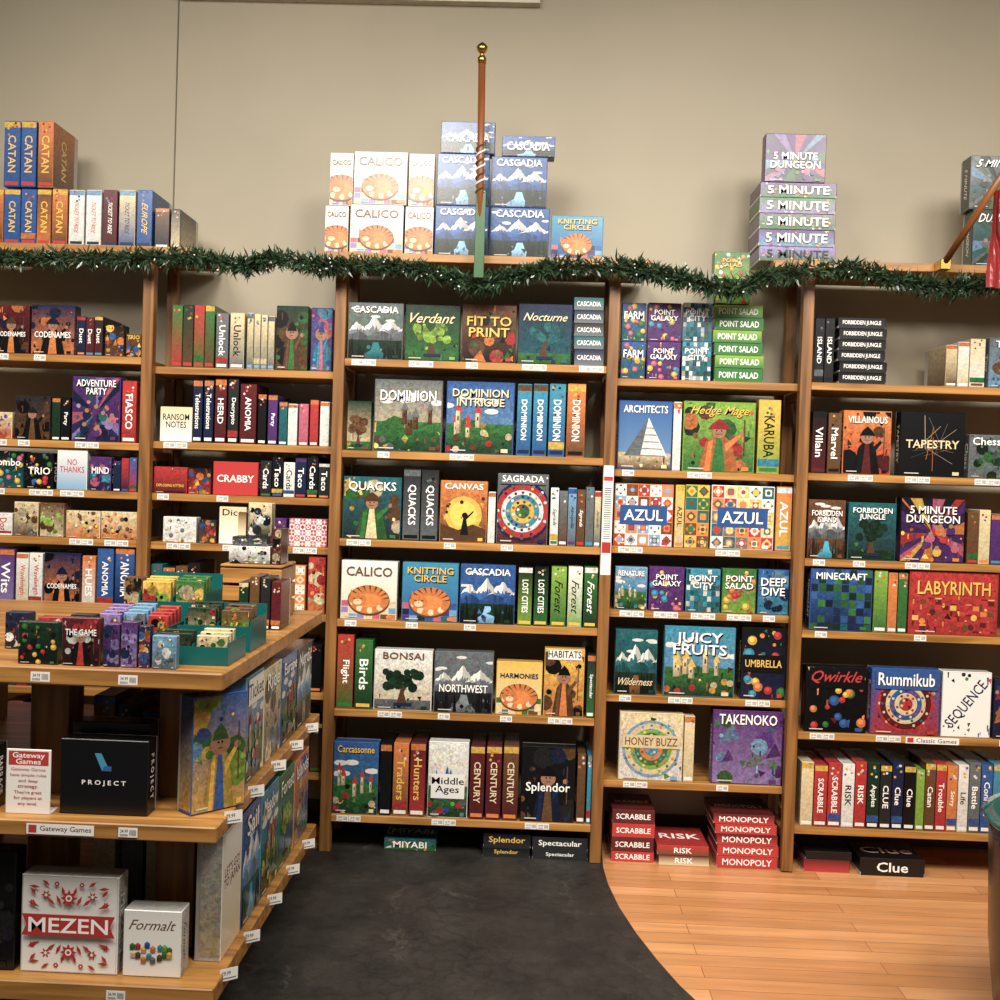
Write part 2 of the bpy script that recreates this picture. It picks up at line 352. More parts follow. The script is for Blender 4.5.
def blabel(c1,mo,tail,spine,flat,noun='game box'):
    cn=PAL[c1][1]
    if flat: return f"{cn} {noun} lying flat {tail}"
    if spine: return f"{cn} {noun} standing spine out {tail}"
    return f"{cn} {noun} with {DESC[mo]} {tail}"
def pbox(x0,x1,zb,zt,Y,title,c1,c2=None,tc='W',mo='scat',acc='ORYB',vert=0,d=None,tail='on wooden shelf',group=None,rz=0,top=False,ty=.85,th=.2,name='board_game_box'):
    w=x1-x0;h=zt-zb; c2=c2 or c1
    if vert and w>.12: vert=0
    flat=h<w*.6 and top
    if d is None: d=.24 if vert or flat else .068
    SEED[0]+=1
    me=boxmesh(w,h,d,title,c1,c2,tc,mo,acc,vert,SEED[0],ty=ty,th=th,top=top)
    small=name!='board_game_box'
    return addobj(name,me,((x0+x1)/2,Y,zb+.0006),blabel(c1,mo,tail,vert,flat,'card box' if small else 'game box'),'card game' if small else 'board game',group or 'board games on the shelves',rz=rz)
class Row:
    def __init__(s,z,Y,tail,group,tags=None,lim=(-99,99),name='board_game_box'): s.z=z;s.Y=Y;s.tail=tail;s.g=group;s.last=-99;s.tags=tags;s.obj=None;s.lim=lim;s.name=name
    def add(s,x0,x1,tp,title='',c1='K',c2=None,tc='W',mo='scat',acc='ORYB',v=0,zb=None,dy=0,d=None,**k):
        Y=s.Y+dy; zb=s.z if zb is None else zb
        zz=un((x0+x1)/2,tp,Y).z
        vm=tp; mid=(zb+zz)/2
        for _ in range(3):
            q=un((x0+x1)/2,vm,Y); vm+=(q.z-mid)*FPX/Y
        xa=max(un(x0,vm,Y).x,s.lim[0]+.003); xb=min(un(x1,vm,Y).x,s.lim[1]-.003)
        if zb==s.z and dy==0:
            if xa<s.last+.0015: xa=s.last+.0015
            if xb-xa<.01: return zz
            s.last=xb
        s.obj=pbox(xa,xb,zb,zz,Y,title,c1,c2,tc,mo,acc,v,d=d,tail=s.tail,group=s.g,name=s.name,**k)
        if s.tags is not None and (xb-xa)>.11 and zb==s.z: s.tags.append((xa+.045,s.z))
        return zz
    def S(s,x0,x1,tp,title='',c1='K',c2=None,tc='W',acc='WOR',**k): return s.add(x0,x1,tp,title,c1,c2,tc,'band',acc,v=1,**k)
    def fill(s,x0,x1,tp,n,cols,titles=('',),jit=6,seed=0):
        rn=random.Random(seed); st=(x1-x0)/n
        for i in range(n):
            c=cols[i%len(cols)]; t=titles[i%len(titles)]
            s.S(x0+i*st+.3,x0+(i+1)*st-.5,tp+rn.uniform(0,jit),t,c,cols[(i+2)%len(cols)] if rn.random()<.3 else c,'K' if c in'WSYLU' else 'W',acc=rn.sample('WORYBGCP',3))
# ---------------- bookcases
def boxpart(name,a,b,mat,parent,label=None,e=.002):
    mb=MB(); cx=[(a[i]+b[i])/2 for i in range(3)]
    mb.chbox([a[i]-cx[i] for i in range(3)],[b[i]-cx[i] for i in range(3)],e,(1,1,1,0),(1,1,1,0))
    return addobj(name,mb.mesh(name,[mat]),Vector(cx)-parent.location,label,parent=parent)
TAGM=[]
for i in range(4):
    mb=MB(); mb.box((-.024,-.0008,-.012),(.024,0,.012),col('W'))
    p=Paint(mb,lambda x,y,k:(x-.024,-.0008-k,y-.012),.048,.024); rn=random.Random(i)
    p.text(['14.99','34.99','24.99','39.99'][i],.3,.62,.4,.4,col('K'))
    for j in range(3): p.rect(.08,.1+j*.09,.5,.14+j*.09,col('E'))
    for j in range(9): p.rect(.58+j*.04,.2,.595+j*.04,.8,col('K'))
    TAGM.append(mb.mesh('price_tag'))
TAGR=random.Random(5)
def addtags(unit,Y,tags):
    for x,z in tags:
        for k in range(TAGR.choice([1,2])):
            addobj('price_tag',TAGM[TAGR.randint(0,3)],Vector((x+k*.05,Y-.0005,z-.014))-unit.location,'white paper price tag',parent=unit)
def signpart(unit,x,z,Y,text,w=.22,h=.028,bg='W',tc='I'):
    mb=MB(); mb.box((-w/2,-.001,-h/2),(w/2,0,h/2),col(bg)); p=Paint(mb,lambda a,b,k:(a-w/2,-.001-k,b-h/2),w,h); p.text(text,.58,.5,.76,.66,col(tc)); p.rect(.03,.12,.15,.88,col('R'))
    addobj('shelf_sign',mb.mesh('shelf_sign'),Vector((x,Y-.0015,z))-unit.location,'small white shelf sign with red square',parent=unit)
YF=4.35; YB=4.385; DEP=.33; WALL=4.74
PW=.045
def px(u,Y): return un(u,476,Y).x
def zat(u,v,Y): return un(u,v,Y).z
def tall(xl,xr,zs,ztop,label,ext=(.07,.12)):
    e=bpy.data.objects.new('bookcase',None); COLL.objects.link(e); e.location=((xl+xr)/2,YF,0); e['label']=label; e['category']='bookcase'; e['group']='tall shop bookcases'
    for x in(xl-PW,xr):
        for y in(YF,YF+DEP-PW): boxpart('post',(x,y,0.005),(x+PW,y+PW,ztop-.032),WZ,e)
        for z in zs: boxpart('side_rail',(x+.008,YF+PW,z-.07),(x+PW-.008,YF+DEP-PW,z-.031),WY,e)
    for z in zs: boxpart('shelf',(xl+.0005,YF,z-.03),(xr-.0005,YF+DEP,z),WX,e)
    boxpart('top_board',(xl-PW-ext[0],YF-.02,ztop-.032),(xr+PW+ext[1],YF+DEP,ztop),WX,e)
    return e
def low(xl,xr,zs,label):
    e=bpy.data.objects.new('bookcase',None); COLL.objects.link(e); e.location=((xl+xr)/2,YB,0); e['label']=label; e['category']='bookcase'; e['group']='low linking bookcases'
    for x in(xl+.001,xr-.031): boxpart('post',(x,YB+.26,0.005),(x+.03,YB+.29,zs[0]-.03),WZ,e)
    for z in zs: boxpart('shelf',(xl+.0005,YB,z-.03),(xr-.0005,YB+.295,z),WX,e)
    return e
Cx=(px(341,YF),px(603,YF)); Ex=(px(808,YF),px(1072,YF)); Ax=(px(-130,YF),px(138,YF))
Bx=(Ax[1]+PW,Cx[0]-PW); Dx=(Cx[1]+PW,Ex[0]-PW)
CZ=[zat(470,v,YF) for v in(362,454,543,624,714,820)]; ctop=zat(470,256,YF)
EZ=[zat(905,v,YF) for v in(385,476,562,634,736,831)]; etop=zat(905,264,YF)
AZ=[zat(70,v,YF) for v in(355,441,490,538,609,688,780,850)]; atop=zat(70,245,YF)
BZ=[zat(245,v,YB) for v in(369,444,496,545,612,690,770,840)]
DZ=[zat(708,v,YB) for v in(381,472,549,613,698,784)]
UA=tall(*Ax,AZ,atop,'tall honey oak bookcase filled with board games',(.05,.17))
UC=tall(*Cx,CZ,ctop,'tall honey oak bookcase with garland along its top')
UE=tall(*Ex,EZ,etop,'tall honey oak bookcase holding family board games',(.13,.05))
UB=low(*Bx,BZ,'lower oak shelving set between tall bookcases')
UD=low(*Dx,DZ,'lower oak shelving beside wood floor with puzzle games')
tA=[];tB=[];tC=[];tD=[];tE=[]
LIMS={id(tA):Ax,id(tB):Bx,id(tC):Cx,id(tD):Dx,id(tE):Ex}
f=YF+.012; fb=YB+.012
def row(z,Y,tags,g,lim=None): return Row(z,Y,'on wooden shelf',g,tags,lim or LIMS.get(id(tags),(-99,99)))
CAL=dict(title='CALICO',c1='W',c2='S',tc='A',mo='cat',acc='OSUVSMA',ty=.82,th=.19)
CAS=dict(title='CASCADIA',c1='B',c2='B',tc='W',mo='mount',acc='DBU',ty=.88,th=.17)
KNI=dict(title='KNITTING\nCIRCLE',c1='C',c2='B',tc='Y',mo='cat',acc='OPUNBMT',ty=.8,th=.28)
# ---- C
r=row(CZ[0],f,tC,'games on the top shelf')
r.add(348,403,303,'CASCADIA','E','G','W','mount','DETG',ty=.88,th=.17); r.add(405,460,305,'/Verdant','D','G','S','tree','LGD',th=.2,ty=.76); 
r.add(462,516,305,'FIT TO\nPRINT','A','K','Y','scat','ROAKG',th=.4,ty=.62); r.add(518,572,304,'/Nocturne','N','T','S','tree','TGN',th=.18,ty=.78)
z=CZ[0]
for i in range(5):
    t=349-i*13; r.add(574,604,t+.6,'CASCADIA',['N','T','J','N','T'][i],'E','W','plain','W',zb=z,d=.24,top=True); z=zat(589,t+.6,f)+.001
r=row(CZ[1],f,tC,'games on the second shelf')
r.add(347,371,401,'','D','S','W','tree','AGY'); r.add(374,442,380,'DOMINION','E','S','W','castle','AEG',ty=.78,th=.26); r.add(446,514,382,'DOMINION\nINTRIGUE','B','U','S','castle','SRA',ty=.78,th=.32)
for a,b in((517,531),(533,547),(549,565)): r.S(a,b,384,'DOMINION','C','B','H',acc='NAY')
r.S(567,585,384,'DOMINION','O','A','W',acc='KYR')
r=row(CZ[2],f,tC,'games on the third shelf')
r.add(343,401,477,'QUACKS','T','J','W','fig','GSAY',th=.26,ty=.84); r.S(403,420,469,'QUACKS','J','E','W',acc='KEA'); r.S(421,438,470,'QUACKS','J','E','W',acc='KEA')
r.add(440,487,481,'CANVAS','O','A','W','sun','YAI',th=.11,ty=.91); r.S(488,495,492,'','W'); r.add(497,548,474,'SAGRADA','E','I','W','rose','NRWCYGP',th=.13,ty=.93)
r.fill(550,603,486,6,'WEUAES',('/Sagrada','','/Akropolis'),8,3)
r=row(CZ[3],f,tC,'games on the fourth shelf')
r.add(341,397,561,**CAL); r.add(402,458,563,**KNI); r.add(460,515,565,**CAS)
for a,b,c,d_ in((518,532,'K','L'),(534,548,'K','G'),(551,566,'L','G'),(568,582,'W','L'),(584,597,'G','D')): r.S(a,b,567,'LOST CITIES' if c=='K' else '/Forest',c,d_,'W' if c in'KG' else 'K',acc='YWG')
r=row(CZ[4],f,tC,'games on the fifth shelf')
r.S(337,353,635,'Flight','R','G','W',acc='GYR'); r.S(355,372,640,'Birds','G','D','W',acc='YRL')
r.add(374,432,650,'BONSAI','W','S','A','tree','DEA',ty=.9,th=.13); r.add(434,493,652,'NORTHWEST','E','E','W','mount','JEE',ty=.4,th=.18)
r.add(496,542,662,'HARMONIES','Y','S','N','cat','ASESYG',ty=.74,th=.15); r.add(544,584,649,'HABITATS','Y','O','K','fig','AOKAY',ty=.92,th=.13); r.S(587,597,655,'Spectacular','J','G')
r=row(CZ[5],f,tC,'games on the lowest shelf')
r.add(333,378,742,'Carcassonne','B','G','Y','castle','SRG',ty=.9,th=.18); r.S(380,391,744,'','K'); r.S(393,408,743,'Traders','O','A','Y'); r.S(410,425,743,'Hunters','I','R','Y')
r.add(428,468,742,'Middle\nAges','W','S','K','castle','EBR',ty=.42,th=.26)
for a,b,c in((470,484,'I'),(486,501,'I'),(503,518,'A')): r.S(a,b,746,'CENTURY',c,'I','S',acc='OYR')
r.add(521,575,747,'Splendor','K','K','W','fig','NAKJA',ty=.45,th=.22); r.S(577,585,754,'','A'); r.S(587,594,756,'','C')
addtags(UC,YF,tC)
def stack(x0,x1,lst,zb,Y,u,grp,tail,d=.2,top=True,mo='plain'):
    rr=Row(zb,Y,tail,grp)
    z=zb
    for (t,title,c1,c2,tc,dx) in lst:
        rr.add(x0+dx,x1+dx,t,title,c1,c2,tc,mo,'OWRYG',zb=z,d=d,top=top); z=zat((x0+x1)/2+dx,t,Y)+.0012
FL=.0045
stack(384,436,[(839,'MIYABI','T','G','W',0)],FL,YF+.06,0,'games on the floor','on the floor',mo='scat')
stack(482,530,[(848,'Splendor','K','J','Y',0),(834,'Splendor','K','J','Y',1)],FL,YF+.03,0,'games on the floor','stacked on the floor')
stack(532,588,[(851,'Spectacular','J','J','W',0),(838,'Spectacular','J','J','W',0)],FL,YF+.03,0,'games on the floor','stacked on the floor')
# ---- D
r=row(DZ[0],fb,None,'games on top of the low shelving',Dx)
a=[(621,645,'FARM','B','T','dots','YGM'),(647,680,'POINT\nGALAXY','P','P','dots','MCYP'),(682,711,'POINT\nCITY','C','T','blocks','TWEC')]
for x0,x1,t,c1,c2,mo,ac in a:
    z1=r.add(x0,x1,342,t,c1,c2,'W',mo,ac,th=.34,ty=.68)
    r.add(x0+1,x1+1,303,t,c1,c2,'W',mo,ac,zb=z1+.001,th=.34,ty=.68)
ls=[(381-12.6*(i+1),'POINT SALAD','L' if i%2 else 'G','G','W',[0,1,0,-1,1,0][i]) for i in range(6)]
stack(714,763,ls,DZ[0],fb,0,'games on top of the low shelving','stacked on shelf')
r2=Row(zat(738,304.6,fb)+.002,fb,'on stacked boxes','games on top of the low shelving'); r2.add(714,750,280,'POINT SALAD','G','L','Y','dots','RYO',zb=r2.z,top=True,d=.2)
r2.add(714,750,252,'POINT\nSALAD','G','L','Y','dots','RYOW',zb=zat(732,280,fb)+.002,th=.35,ty=.6)
r=row(DZ[1],fb,tD,'games on the second low shelf')
r.add(618,672,401,'ARCHITECTS','B','U','W','pyr','SW',th=.17,ty=.88); r.S(673,681,402,'','W'); r.add(683,755,402,'/Hedge Mage','L','G','Y','fig','OGRAD',th=.24,ty=.86); r.S(758,780,400,'KARUBA','Y','L','K',acc='GOC')
r=row(DZ[2],fb,tD,'games on the third low shelf')
r.add(614,673,484,'AZUL','O','W','W','tiles','RWOUWA',ty=.5,th=.26); r.S(675,684,485,'AZUL','Y','S','K',acc='OYS'); r.add(685,709,485,'','Y','O','W','tiles','YAOTG'); r.add(711,774,486,'AZUL','W','O','W','tiles','WTEORSY',ty=.5,th=.26); r.S(776,794,487,'AZUL','O','Y','W',acc='CWO')
r=row(DZ[3],fb,tD,'games on the fourth low shelf')
r.add(615,647,567,'RENATURE','U','B','W','castle','SCY',th=.17); r.add(649,684,567,'POINT\nGALAXY','P','P','W','dots','MCYP',th=.34,ty=.7); r.add(686,720,569,'POINT\nCITY','C','T','W','blocks','TWEC',th=.34,ty=.7)
r.add(722,756,569,'POINT\nSALAD','G','L','W','dots','RYOM',th=.34,ty=.7); r.add(758,792,570,'DEEP\nDIVE','B','C','W','scat','CUN',th=.45,ty=.62)
r=row(DZ[4],fb,tD,'games on the fifth low shelf')
r.add(615,657,630,'/Wilderness','T','D','S','mount','DTA',ty=.2,th=.16); r.add(664,735,627,'JUICY\nFRUITS','C','U','W','castle','SYOR',ty=.76,th=.36); r.add(741,790,628,'UMBRELLA','K','N','Y','dots','RYOCG',ty=.5,th=.2)
r=row(DZ[5],fb,tD,'games on the lowest low shelf')
r.add(619,683,713,'HONEY BUZZ','S','W','A','rose','USLGOC',ty=.58,th=.16); r.S(684,694,716,'','S'); r.add(712,784,711,'TAKENOKO','P','V','W','scat','PUGEP',ty=.88,th=.17)
addtags(UD,YB,tD)
stack(611,654,[(852,'SCRABBLE','R','R','W',0),(838,'SCRABBLE','I','I','W',0),(824,'SCRABBLE','R','R','W',1),(810,'SCRABBLE','I','I','W',1)],0,YF+.05,0,'games on the floor','stacked on the floor',.23)
stack(658,710,[(856,'RISK','I','S','W',0),(846,'RISK','R','A','W',-1)],0,YF+.03,0,'games on the floor','stacked on the floor',.24)
stack(716,778,[(857,'MONOPOLY','R','R','W',0),(846,'MONOPOLY','R','R','W',1),(835,'MONOPOLY','I','R','W',0),(825,'MONOPOLY','R','R','W',-1),(815,'MONOPOLY','I','R','W',-3)],0,YF+.03,0,'games on the floor','stacked on the floor',.24)
# ---- E
r=row(EZ[0],f,None,'games on the top shelf',Ex)
r.S(815,824,318,'ISLAND','K','J',acc='KJE'); r.S(825,834,318,'ISLAND','K','J',acc='KJE')
stack(838,886,[(384-11*(i+1),'FORBIDDEN JUNGLE','K','J','W',[0,1,-1,0,1,0][i]) for i in range(6)],EZ[0],f,0,'games on the top shelf','stacked on shelf')
r.S(946,957,345,'','S','A','K');r.S(958,969,342,'','W','S','K'); r.S(970,985,339,'','S','W','K',acc='AEG'); r.add(989,1022,338,'Tiny','E','U','W','scat','EUA')
r=row(EZ[1],f,tE,'games on the second shelf')
r.S(812,826,411,'Villain','K','I',acc='IKA'); r.S(828,841,413,'Marvel','A','A',acc='KAY'); r.add(843,891,411,'VILLAINOUS','O','R','W','fig','KIKA',ty=.86,th=.17); r.add(900,965,412,'TAPESTRY','K','K','S','lines','SEOS',ty=.5,th=.18)
r.add(969,1003,435,'Chess','E','E','W','scat','EGD')
r=row(EZ[2],f,tE,'games on the third shelf')
r.add(808,845,500,'FORBIDDEN\nISLAND','A','I','W','mount','AEC',ty=.72,th=.3); r.add(848,896,503,'FORBIDDEN\nJUNGLE','T','J','W','tree','DDG',ty=.8,th=.28); r.add(900,965,498,'5 MINUTE\nDUNGEON','K','P','W','burst','OPRMY',ty=.74,th=.38)
r.fill(967,1014,510,4,'ASPY',('',),5,9)
r=row(EZ[3],f,tE,'games on the fourth shelf')
r.add(810,872,569,'MINECRAFT','B','N','W','blocks','GTBDGN',ty=.88,th=.17); r.S(874,887,571,'','L','G'); r.S(888,897,573,'','O');r.S(898,907,573,'','G'); r.add(909,998,572,'LABYRINTH','R','R','Y','maze','RIYIROA',ty=.74,th=.32)
r=row(EZ[4],f,tE,'games on the fifth shelf')
r.add(805,867,667,'/Qwirkle','K','K','R','dots','BRGYO',ty=.84,th=.28); r.add(871,940,669,'Rummikub','B','R','W','rose','RISBSR',ty=.84,th=.25); r.add(942,991,672,'SEQUENCE','W','W','N','diag','W'); r.add(994,1030,680,'','N')
signpart(UE,un(932,740,YF).x,EZ[4]-.015,YF,'Classic Games',.21,.026)
r=row(EZ[5],f,tE,'games on the lowest shelf')
xs=801
for (w,c,t,tp) in ((13,'S','','762'),(14,'R','SCRABBLE','765'),(14,'R','SCRABBLE','763'),(13,'W','RISK','764'),(12,'R','RISK','762'),(13,'D','Apples','763'),(12,'J','CLUE','765'),(12,'N','Clue','763'),(12,'K','Clue','766'),(9,'L','','770'),(11,'A','Catan','763'),(11,'R','Trouble','764'),(11,'O','Sorry','766'),(11,'W','Life','765'),(12,'E','Battle','763'),(12,'B','Connect','765'),(13,'C','','764')):
    r.S(xs,xs+w-1,int(tp),t,c,c,'K' if c in'WSYLU' else 'W',acc='WYB'); xs+=w
addtags(UE,YF,tE)
stack(803,850,[(860,'','I','R','W',0),(852,'','K','K','W',2)],0,YF+.03,0,'games on the floor','on the floor')
stack(860,925,[(859,'Clue','K','K','W',0)],0,YF+.01,0,'games on the floor','on the floor')
# ---- A
r=row(AZ[0],f,tA,'games on the top shelf')
r.add(-6,29,305,'CODENAMES','I','K','W','fig','KOAN',ty=.4,th=.2); r.add(31,75,305,'CODENAMES','N','O','W','fig','KONK',ty=.4,th=.2); r.fill(77,103,316,3,'NIJ',('Duet',),3,1); r.add(105,124,325,'','K','A'); r.add(126,141,334,'TRIO','A','K','Y')
r=row(AZ[1],f,tA,'games on the second shelf')
r.add(-20,12,412,'','S','R'); r.add(15,50,396,'','J','A','W','fig','KAJ'); r.S(52,60,398,'','D');r.S(61,70,397,'Party','K'); r.add(72,120,377,'ADVENTURE\nPARTY','P','N','W','burst','PNMVT',ty=.84,th=.3); r.S(122,136,381,'FIASCO','R','R','W',acc='WOR')
r=row(AZ[2],f,tA,'games on the third shelf')
r.add(-10,24,451,'combo','K','T','W','dots','YMCG',ty=.7,th=.3); r.add(26,53,453,'TRIO','K','K','W','dots','YRBG',ty=.5,th=.3); r.add(57,87,450,'NO\nTHANKS','W','U','R','plain','W',ty=.6,th=.6); r.add(90,111,457,'MIND','P','N','W','scat','PMC',th=.3,ty=.6); r.fill(113,137,457,3,'NRB',('',),4,2)
r=row(AZ[3],f,tA,'games on the fourth shelf')
r.S(-8,12,513,'Dog','W','W','R'); r.add(14,38,502,'','S','A','W','scat','EAS'); r.add(40,64,503,'','A','S','W','scat','SAL'); r.add(66,100,511,'','S','O','W','dots','ASOYK'); r.add(101,137,512,'','S','O','W','dots','AEOYK')
r=row(AZ[4],f,tA,'games on the fifth shelf')
r.S(-3,14,549,'Wits','P','V'); r.S(16,28,553,'Wavelength','W','S','R'); r.S(29,42,553,'Wavelength','W','W','R'); r.add(44,80,553,'CODENAMES','N','O','W','fig','KONK',ty=.4,th=.2); r.S(82,95,556,'HUES','O','W'); r.S(97,113,548,'ANOMIA','B','B'); r.S(115,134,548,'ANOMIA','B','N')
r=row(AZ[5],f,None,'games on the sixth shelf',Ax); r.fill(-5,60,620,6,'RKRBIN',('Game','Party'),5,4)
r=row(AZ[6],f,None,'games on the seventh shelf',Ax); r.fill(-8,48,702,4,'OOAI',('CATAN',),5,6)
addtags(UA,YF,tA)
# A top
r=Row(atop,f,'on bookcase top','boxes on top of the bookcase')
zz=None
def P1(r,x0,x1,tp,t,c,c2,tc,**k): return r.add(x0,x1,tp,t,c,c2,tc,'band','RYOA',v=1,**k)
for x0,x1,c,c2,t in((-12,3,'O','A','CATAN'),(4,20,'B','B','CATAN'),(21,36,'B','B','CATAN'),(37,51,'A','O','CATAN'),(52,67,'O','A','CATAN')):
    zz=P1(r,x0,x1,189,t,c,c2,'Y')
for x0,x1,t,c,tc in((69,84,'/TICKET TO RIDE','W','R'),(86,101,'/TICKET TO RIDE','W','R'),(103,117,'/TICKET TO RIDE','I','W'),(119,135,'/TICKET TO RIDE','S','N'),(137,152,'/EUROPE','B','Y')): r.S(x0,x1,190,t,c,c if c!='S' else 'B',tc,acc='NUR')
r.S(155,169,208,'','A','N');r.S(171,180,209,'','J','S')
for x0,x1,c,c2 in((4,20,'B','B'),(21,36,'B','B'),(38,53,'O','A')):
    P1(r,x0,x1,121,'CATAN',c,c2,'Y',zb=zz+.004)
r=Row(etop,f,'on bookcase top','boxes on top of the bookcase')
stack(759,836,[(247,'5 MINUTE','V','G','K',0),(230,'5 MINUTE','P','U','W',-1),(214,'5 MINUTE','E','G','W',0),(198,'5 MINUTE','G','V','W',0),(183,'5 MINUTE','P','G','W',1)],etop,f,0,'boxes on top of the bookcase','stacked on bookcase top',mo='dots')
r.add(765,826,134,'5 MINUTE\nDUNGEON','P','N','W','burst','GPUMV',zb=zat(797,183,f)+.002,ty=.45,th=.45)
z1=r.add(972,1030,210,'/DUNGEON','D','T','W','burst','GTUED',d=.1); r.add(970,1030,156,'/5 MINUTE','E','D','W','burst','GUTED',zb=z1+.001,d=.1)
# C top
r=Row(ctop,f,'on bookcase top','boxes on top of the bookcase')
zs=r.add(325,348,206,**CAL); r.add(330,353,153,zb=zs+.002,**CAL)
zs=r.add(350,403,205,**CAL); r.add(354,407,152,zb=zs+.002,**CAL)
zs=r.add(405,433,207,**CAL); r.add(409,434,154,zb=zs+.002,**CAL)
zs=r.add(435,488,206,**CAS); zs2=r.add(437,489,154,zb=zs+.002,**CAS); r.add(441,495,122,zb=zs2+.002,**CAS)
zs=r.add(490,549,208,**CAS); zs2=r.add(491,547,157,zb=zs+.002,**CAS); r.add(502,555,136,zb=zs2+.002,**CAS)
r.add(551,603,216,**KNI)
# ---- B
r=row(BZ[0],fb,None,'games on top of the low shelving',Bx)
for x0,x1,c,c2 in((172,182,'G','R'),(183,193,'D','A'),(194,204,'R','G'),(205,214,'G','A')): r.S(x0,x1,305,'',c,c2,acc='RYG')
r.S(216,228,313,'Unlock','E','E');r.S(230,244,313,'Unlock','S','E','K')
for k in range(4): r.S(247+k*7,253+k*7,313+k,'','S','E','K',acc='UES')
r.add(276,308,306,'','D','A','W','fig','AGK',d=.12); r.add(311,332,308,'','P','B','W','fig','CMB',d=.12)
r=row(BZ[1],fb,tB,'games on the second low shelf')
r.add(160,192,407,'RANSOM\nNOTES','S','W','K','plain','A',ty=.6,th=.5)
for x0,x1,tp,t,c in((193,202,380,'Telestrations','N'),(204,213,380,'Telestrations','N'),(215,226,379,'HERD','I'),(228,238,379,'Decrypto','J'),(240,256,384,'ANOMIA','I'),(258,266,394,'','K'),(268,277,395,'Party','P'),(279,287,402,'','T'),(288,297,404,'','W'),(299,308,404,'','M'),(310,318,400,'','R'),(320,329,402,'','W')): r.S(x0,x1,tp,t,c,c,'K' if c=='W' else 'W')
r=row(BZ[2],fb,tB,'games on the third low shelf')
r.add(152,187,467,'EXPLODING KITTENS','R','I','Y','band','KRW',ty=.3,th=.3); r.add(188,211,468,'','K','R'); r.add(213,258,462,'CRABBY','R','R','W','plain','W',ty=.5,th=.3)
r.fill(260,330,457,6,'JKWNKJ',('Cards','Taco'),8,12)
r=row(BZ[3],fb,tB,'games on the fourth low shelf')
r.add(163,196,517,'','W','W','K','dots','SEW'); r.add(199,216,520,'','J','A'); r.add(219,246,507,'Dice','S','W','K','plain'); r.add(249,286,518,'','P','I','W','dots','WMW',d=.15); r.add(289,327,519,'','M','S','W','tiles','MWRW',d=.15)
r=row(BZ[4],fb,None,'games on the fifth low shelf',Bx)
r.fill(150,200,562,4,'TDAK',('',),8,13); r.add(264,305,565,'','O','S','W','tiles','OWOS',d=.15); r.add(308,325,557,'','R','O','W','scat','ORS',d=.15)
r=row(BZ[5],fb,None,'games on the sixth low shelf',Bx); r.fill(285,322,640,3,'JEK',('',),8,14)
r=row(BZ[6],fb,None,'games on the seventh low shelf',Bx); r.fill(285,322,715,3,'NAK',('',),8,15)
addtags(UB,YB,tB)
# notice strip on post
mb=MB(); h=.44; mb.box((-.02,-.001,0),(.02,0,h),col('W')); p=Paint(mb,lambda x,y,k:(x-.02,-.001-k,y),.04,h)
p.rect(.05,.86,.95,.9,col('R')); p.rect(.05,.2,.95,.3,col('R',0,.8))
for j in range(24): p.rect(.15,.33+j*.02,.85,.338+j*.02,col('E'))
addobj('notice_strip',mb.mesh('notice_strip'),Vector((Cx[1]+PW/2,YF-.0005,un(608,575,YF).z))-UC.location,'white and red printed notice strip',parent=UC)
# ---------------- display table
T=bpy.data.objects.new('display_table',None); COLL.objects.link(T); TX0,TX1,TY0,TY1=-2.0,-.75,2.66,3.95
T.location=((TX0+TX1)/2,(TY0+TY1)/2,0); T['label']='honey oak tiered display table on casters'; T['category']='table'
TT=1.04; TM=.66; TB=.25
boxpart('tabletop',(TX0,TY0,TT-.045),(TX1,TY1,TT),WX,T,e=.004)
boxpart('shelf',(TX0,TY0-.02,TM-.04),(TX1,TY1,TM),WX,T,e=.003); boxpart('shelf',(TX0,TY0-.01,TB-.05),(TX1,TY1,TB),WX,T,e=.003)
for x in(-.978,-1.33,-1.9):
    for y in(2.87,3.6): 
        boxpart('leg',(x,y,TM),(x+.105,y+.1,TT-.045),WZ,T); boxpart('leg',(x,y,TB),(x+.105,y+.1,TM-.04),WZ,T)
import bmesh
def lathe(name,prof,mat,seg=24,smooth=True):
    bm=bmesh.new(); rings=[]
    for r_,z in prof: rings.append([bm.verts.new((r_*math.cos(i*2*math.pi/seg),r_*math.sin(i*2*math.pi/seg),z)) for i in range(seg)])
    for a,b in zip(rings,rings[1:]):
        for i in range(seg): bm.faces.new((a[i],a[(i+1)%seg],b[(i+1)%seg],b[i]))
    bm.faces.new(rings[0][::-1]); bm.faces.new(rings[-1])
    me=bpy.data.meshes.new(name); bm.to_mesh(me); bm.free(); me.materials.append(mat)
    if smooth:
        for p_ in me.polygons: p_.use_smooth=len(p_.vertices)==4
    return me
cm=lathe('caster',[(.03,-.0125),(.045,-.0125),(.05,-.006),(.05,.006),(.045,.0125),(.03,.0125)],M_RUB)
for x in(TX0+.12,TX1-.12):
    for y in(TY0+.1,TY1-.12):
        o=addobj('caster',cm,Vector((x,y,.055))-T.location,'black rubber caster',parent=T); o.rotation_euler=(0,R(90),R(15))
        boxpart('caster_fork',(x-.03,y-.02,.108),(x+.03,y+.02,TB-.05),M_MET,T); boxpart('caster_fork',(x+.018,y-.015,.04),(x+.024,y+.015,.11),M_MET,T)
for x,z in((-1.2,TT),(-.98,TT),(-.97,TM),(-.99,TB)):
    addobj('price_tag',TAGM[1],Vector((x,TY0-.022,z-.02))-T.location,'white paper price tag',parent=T)
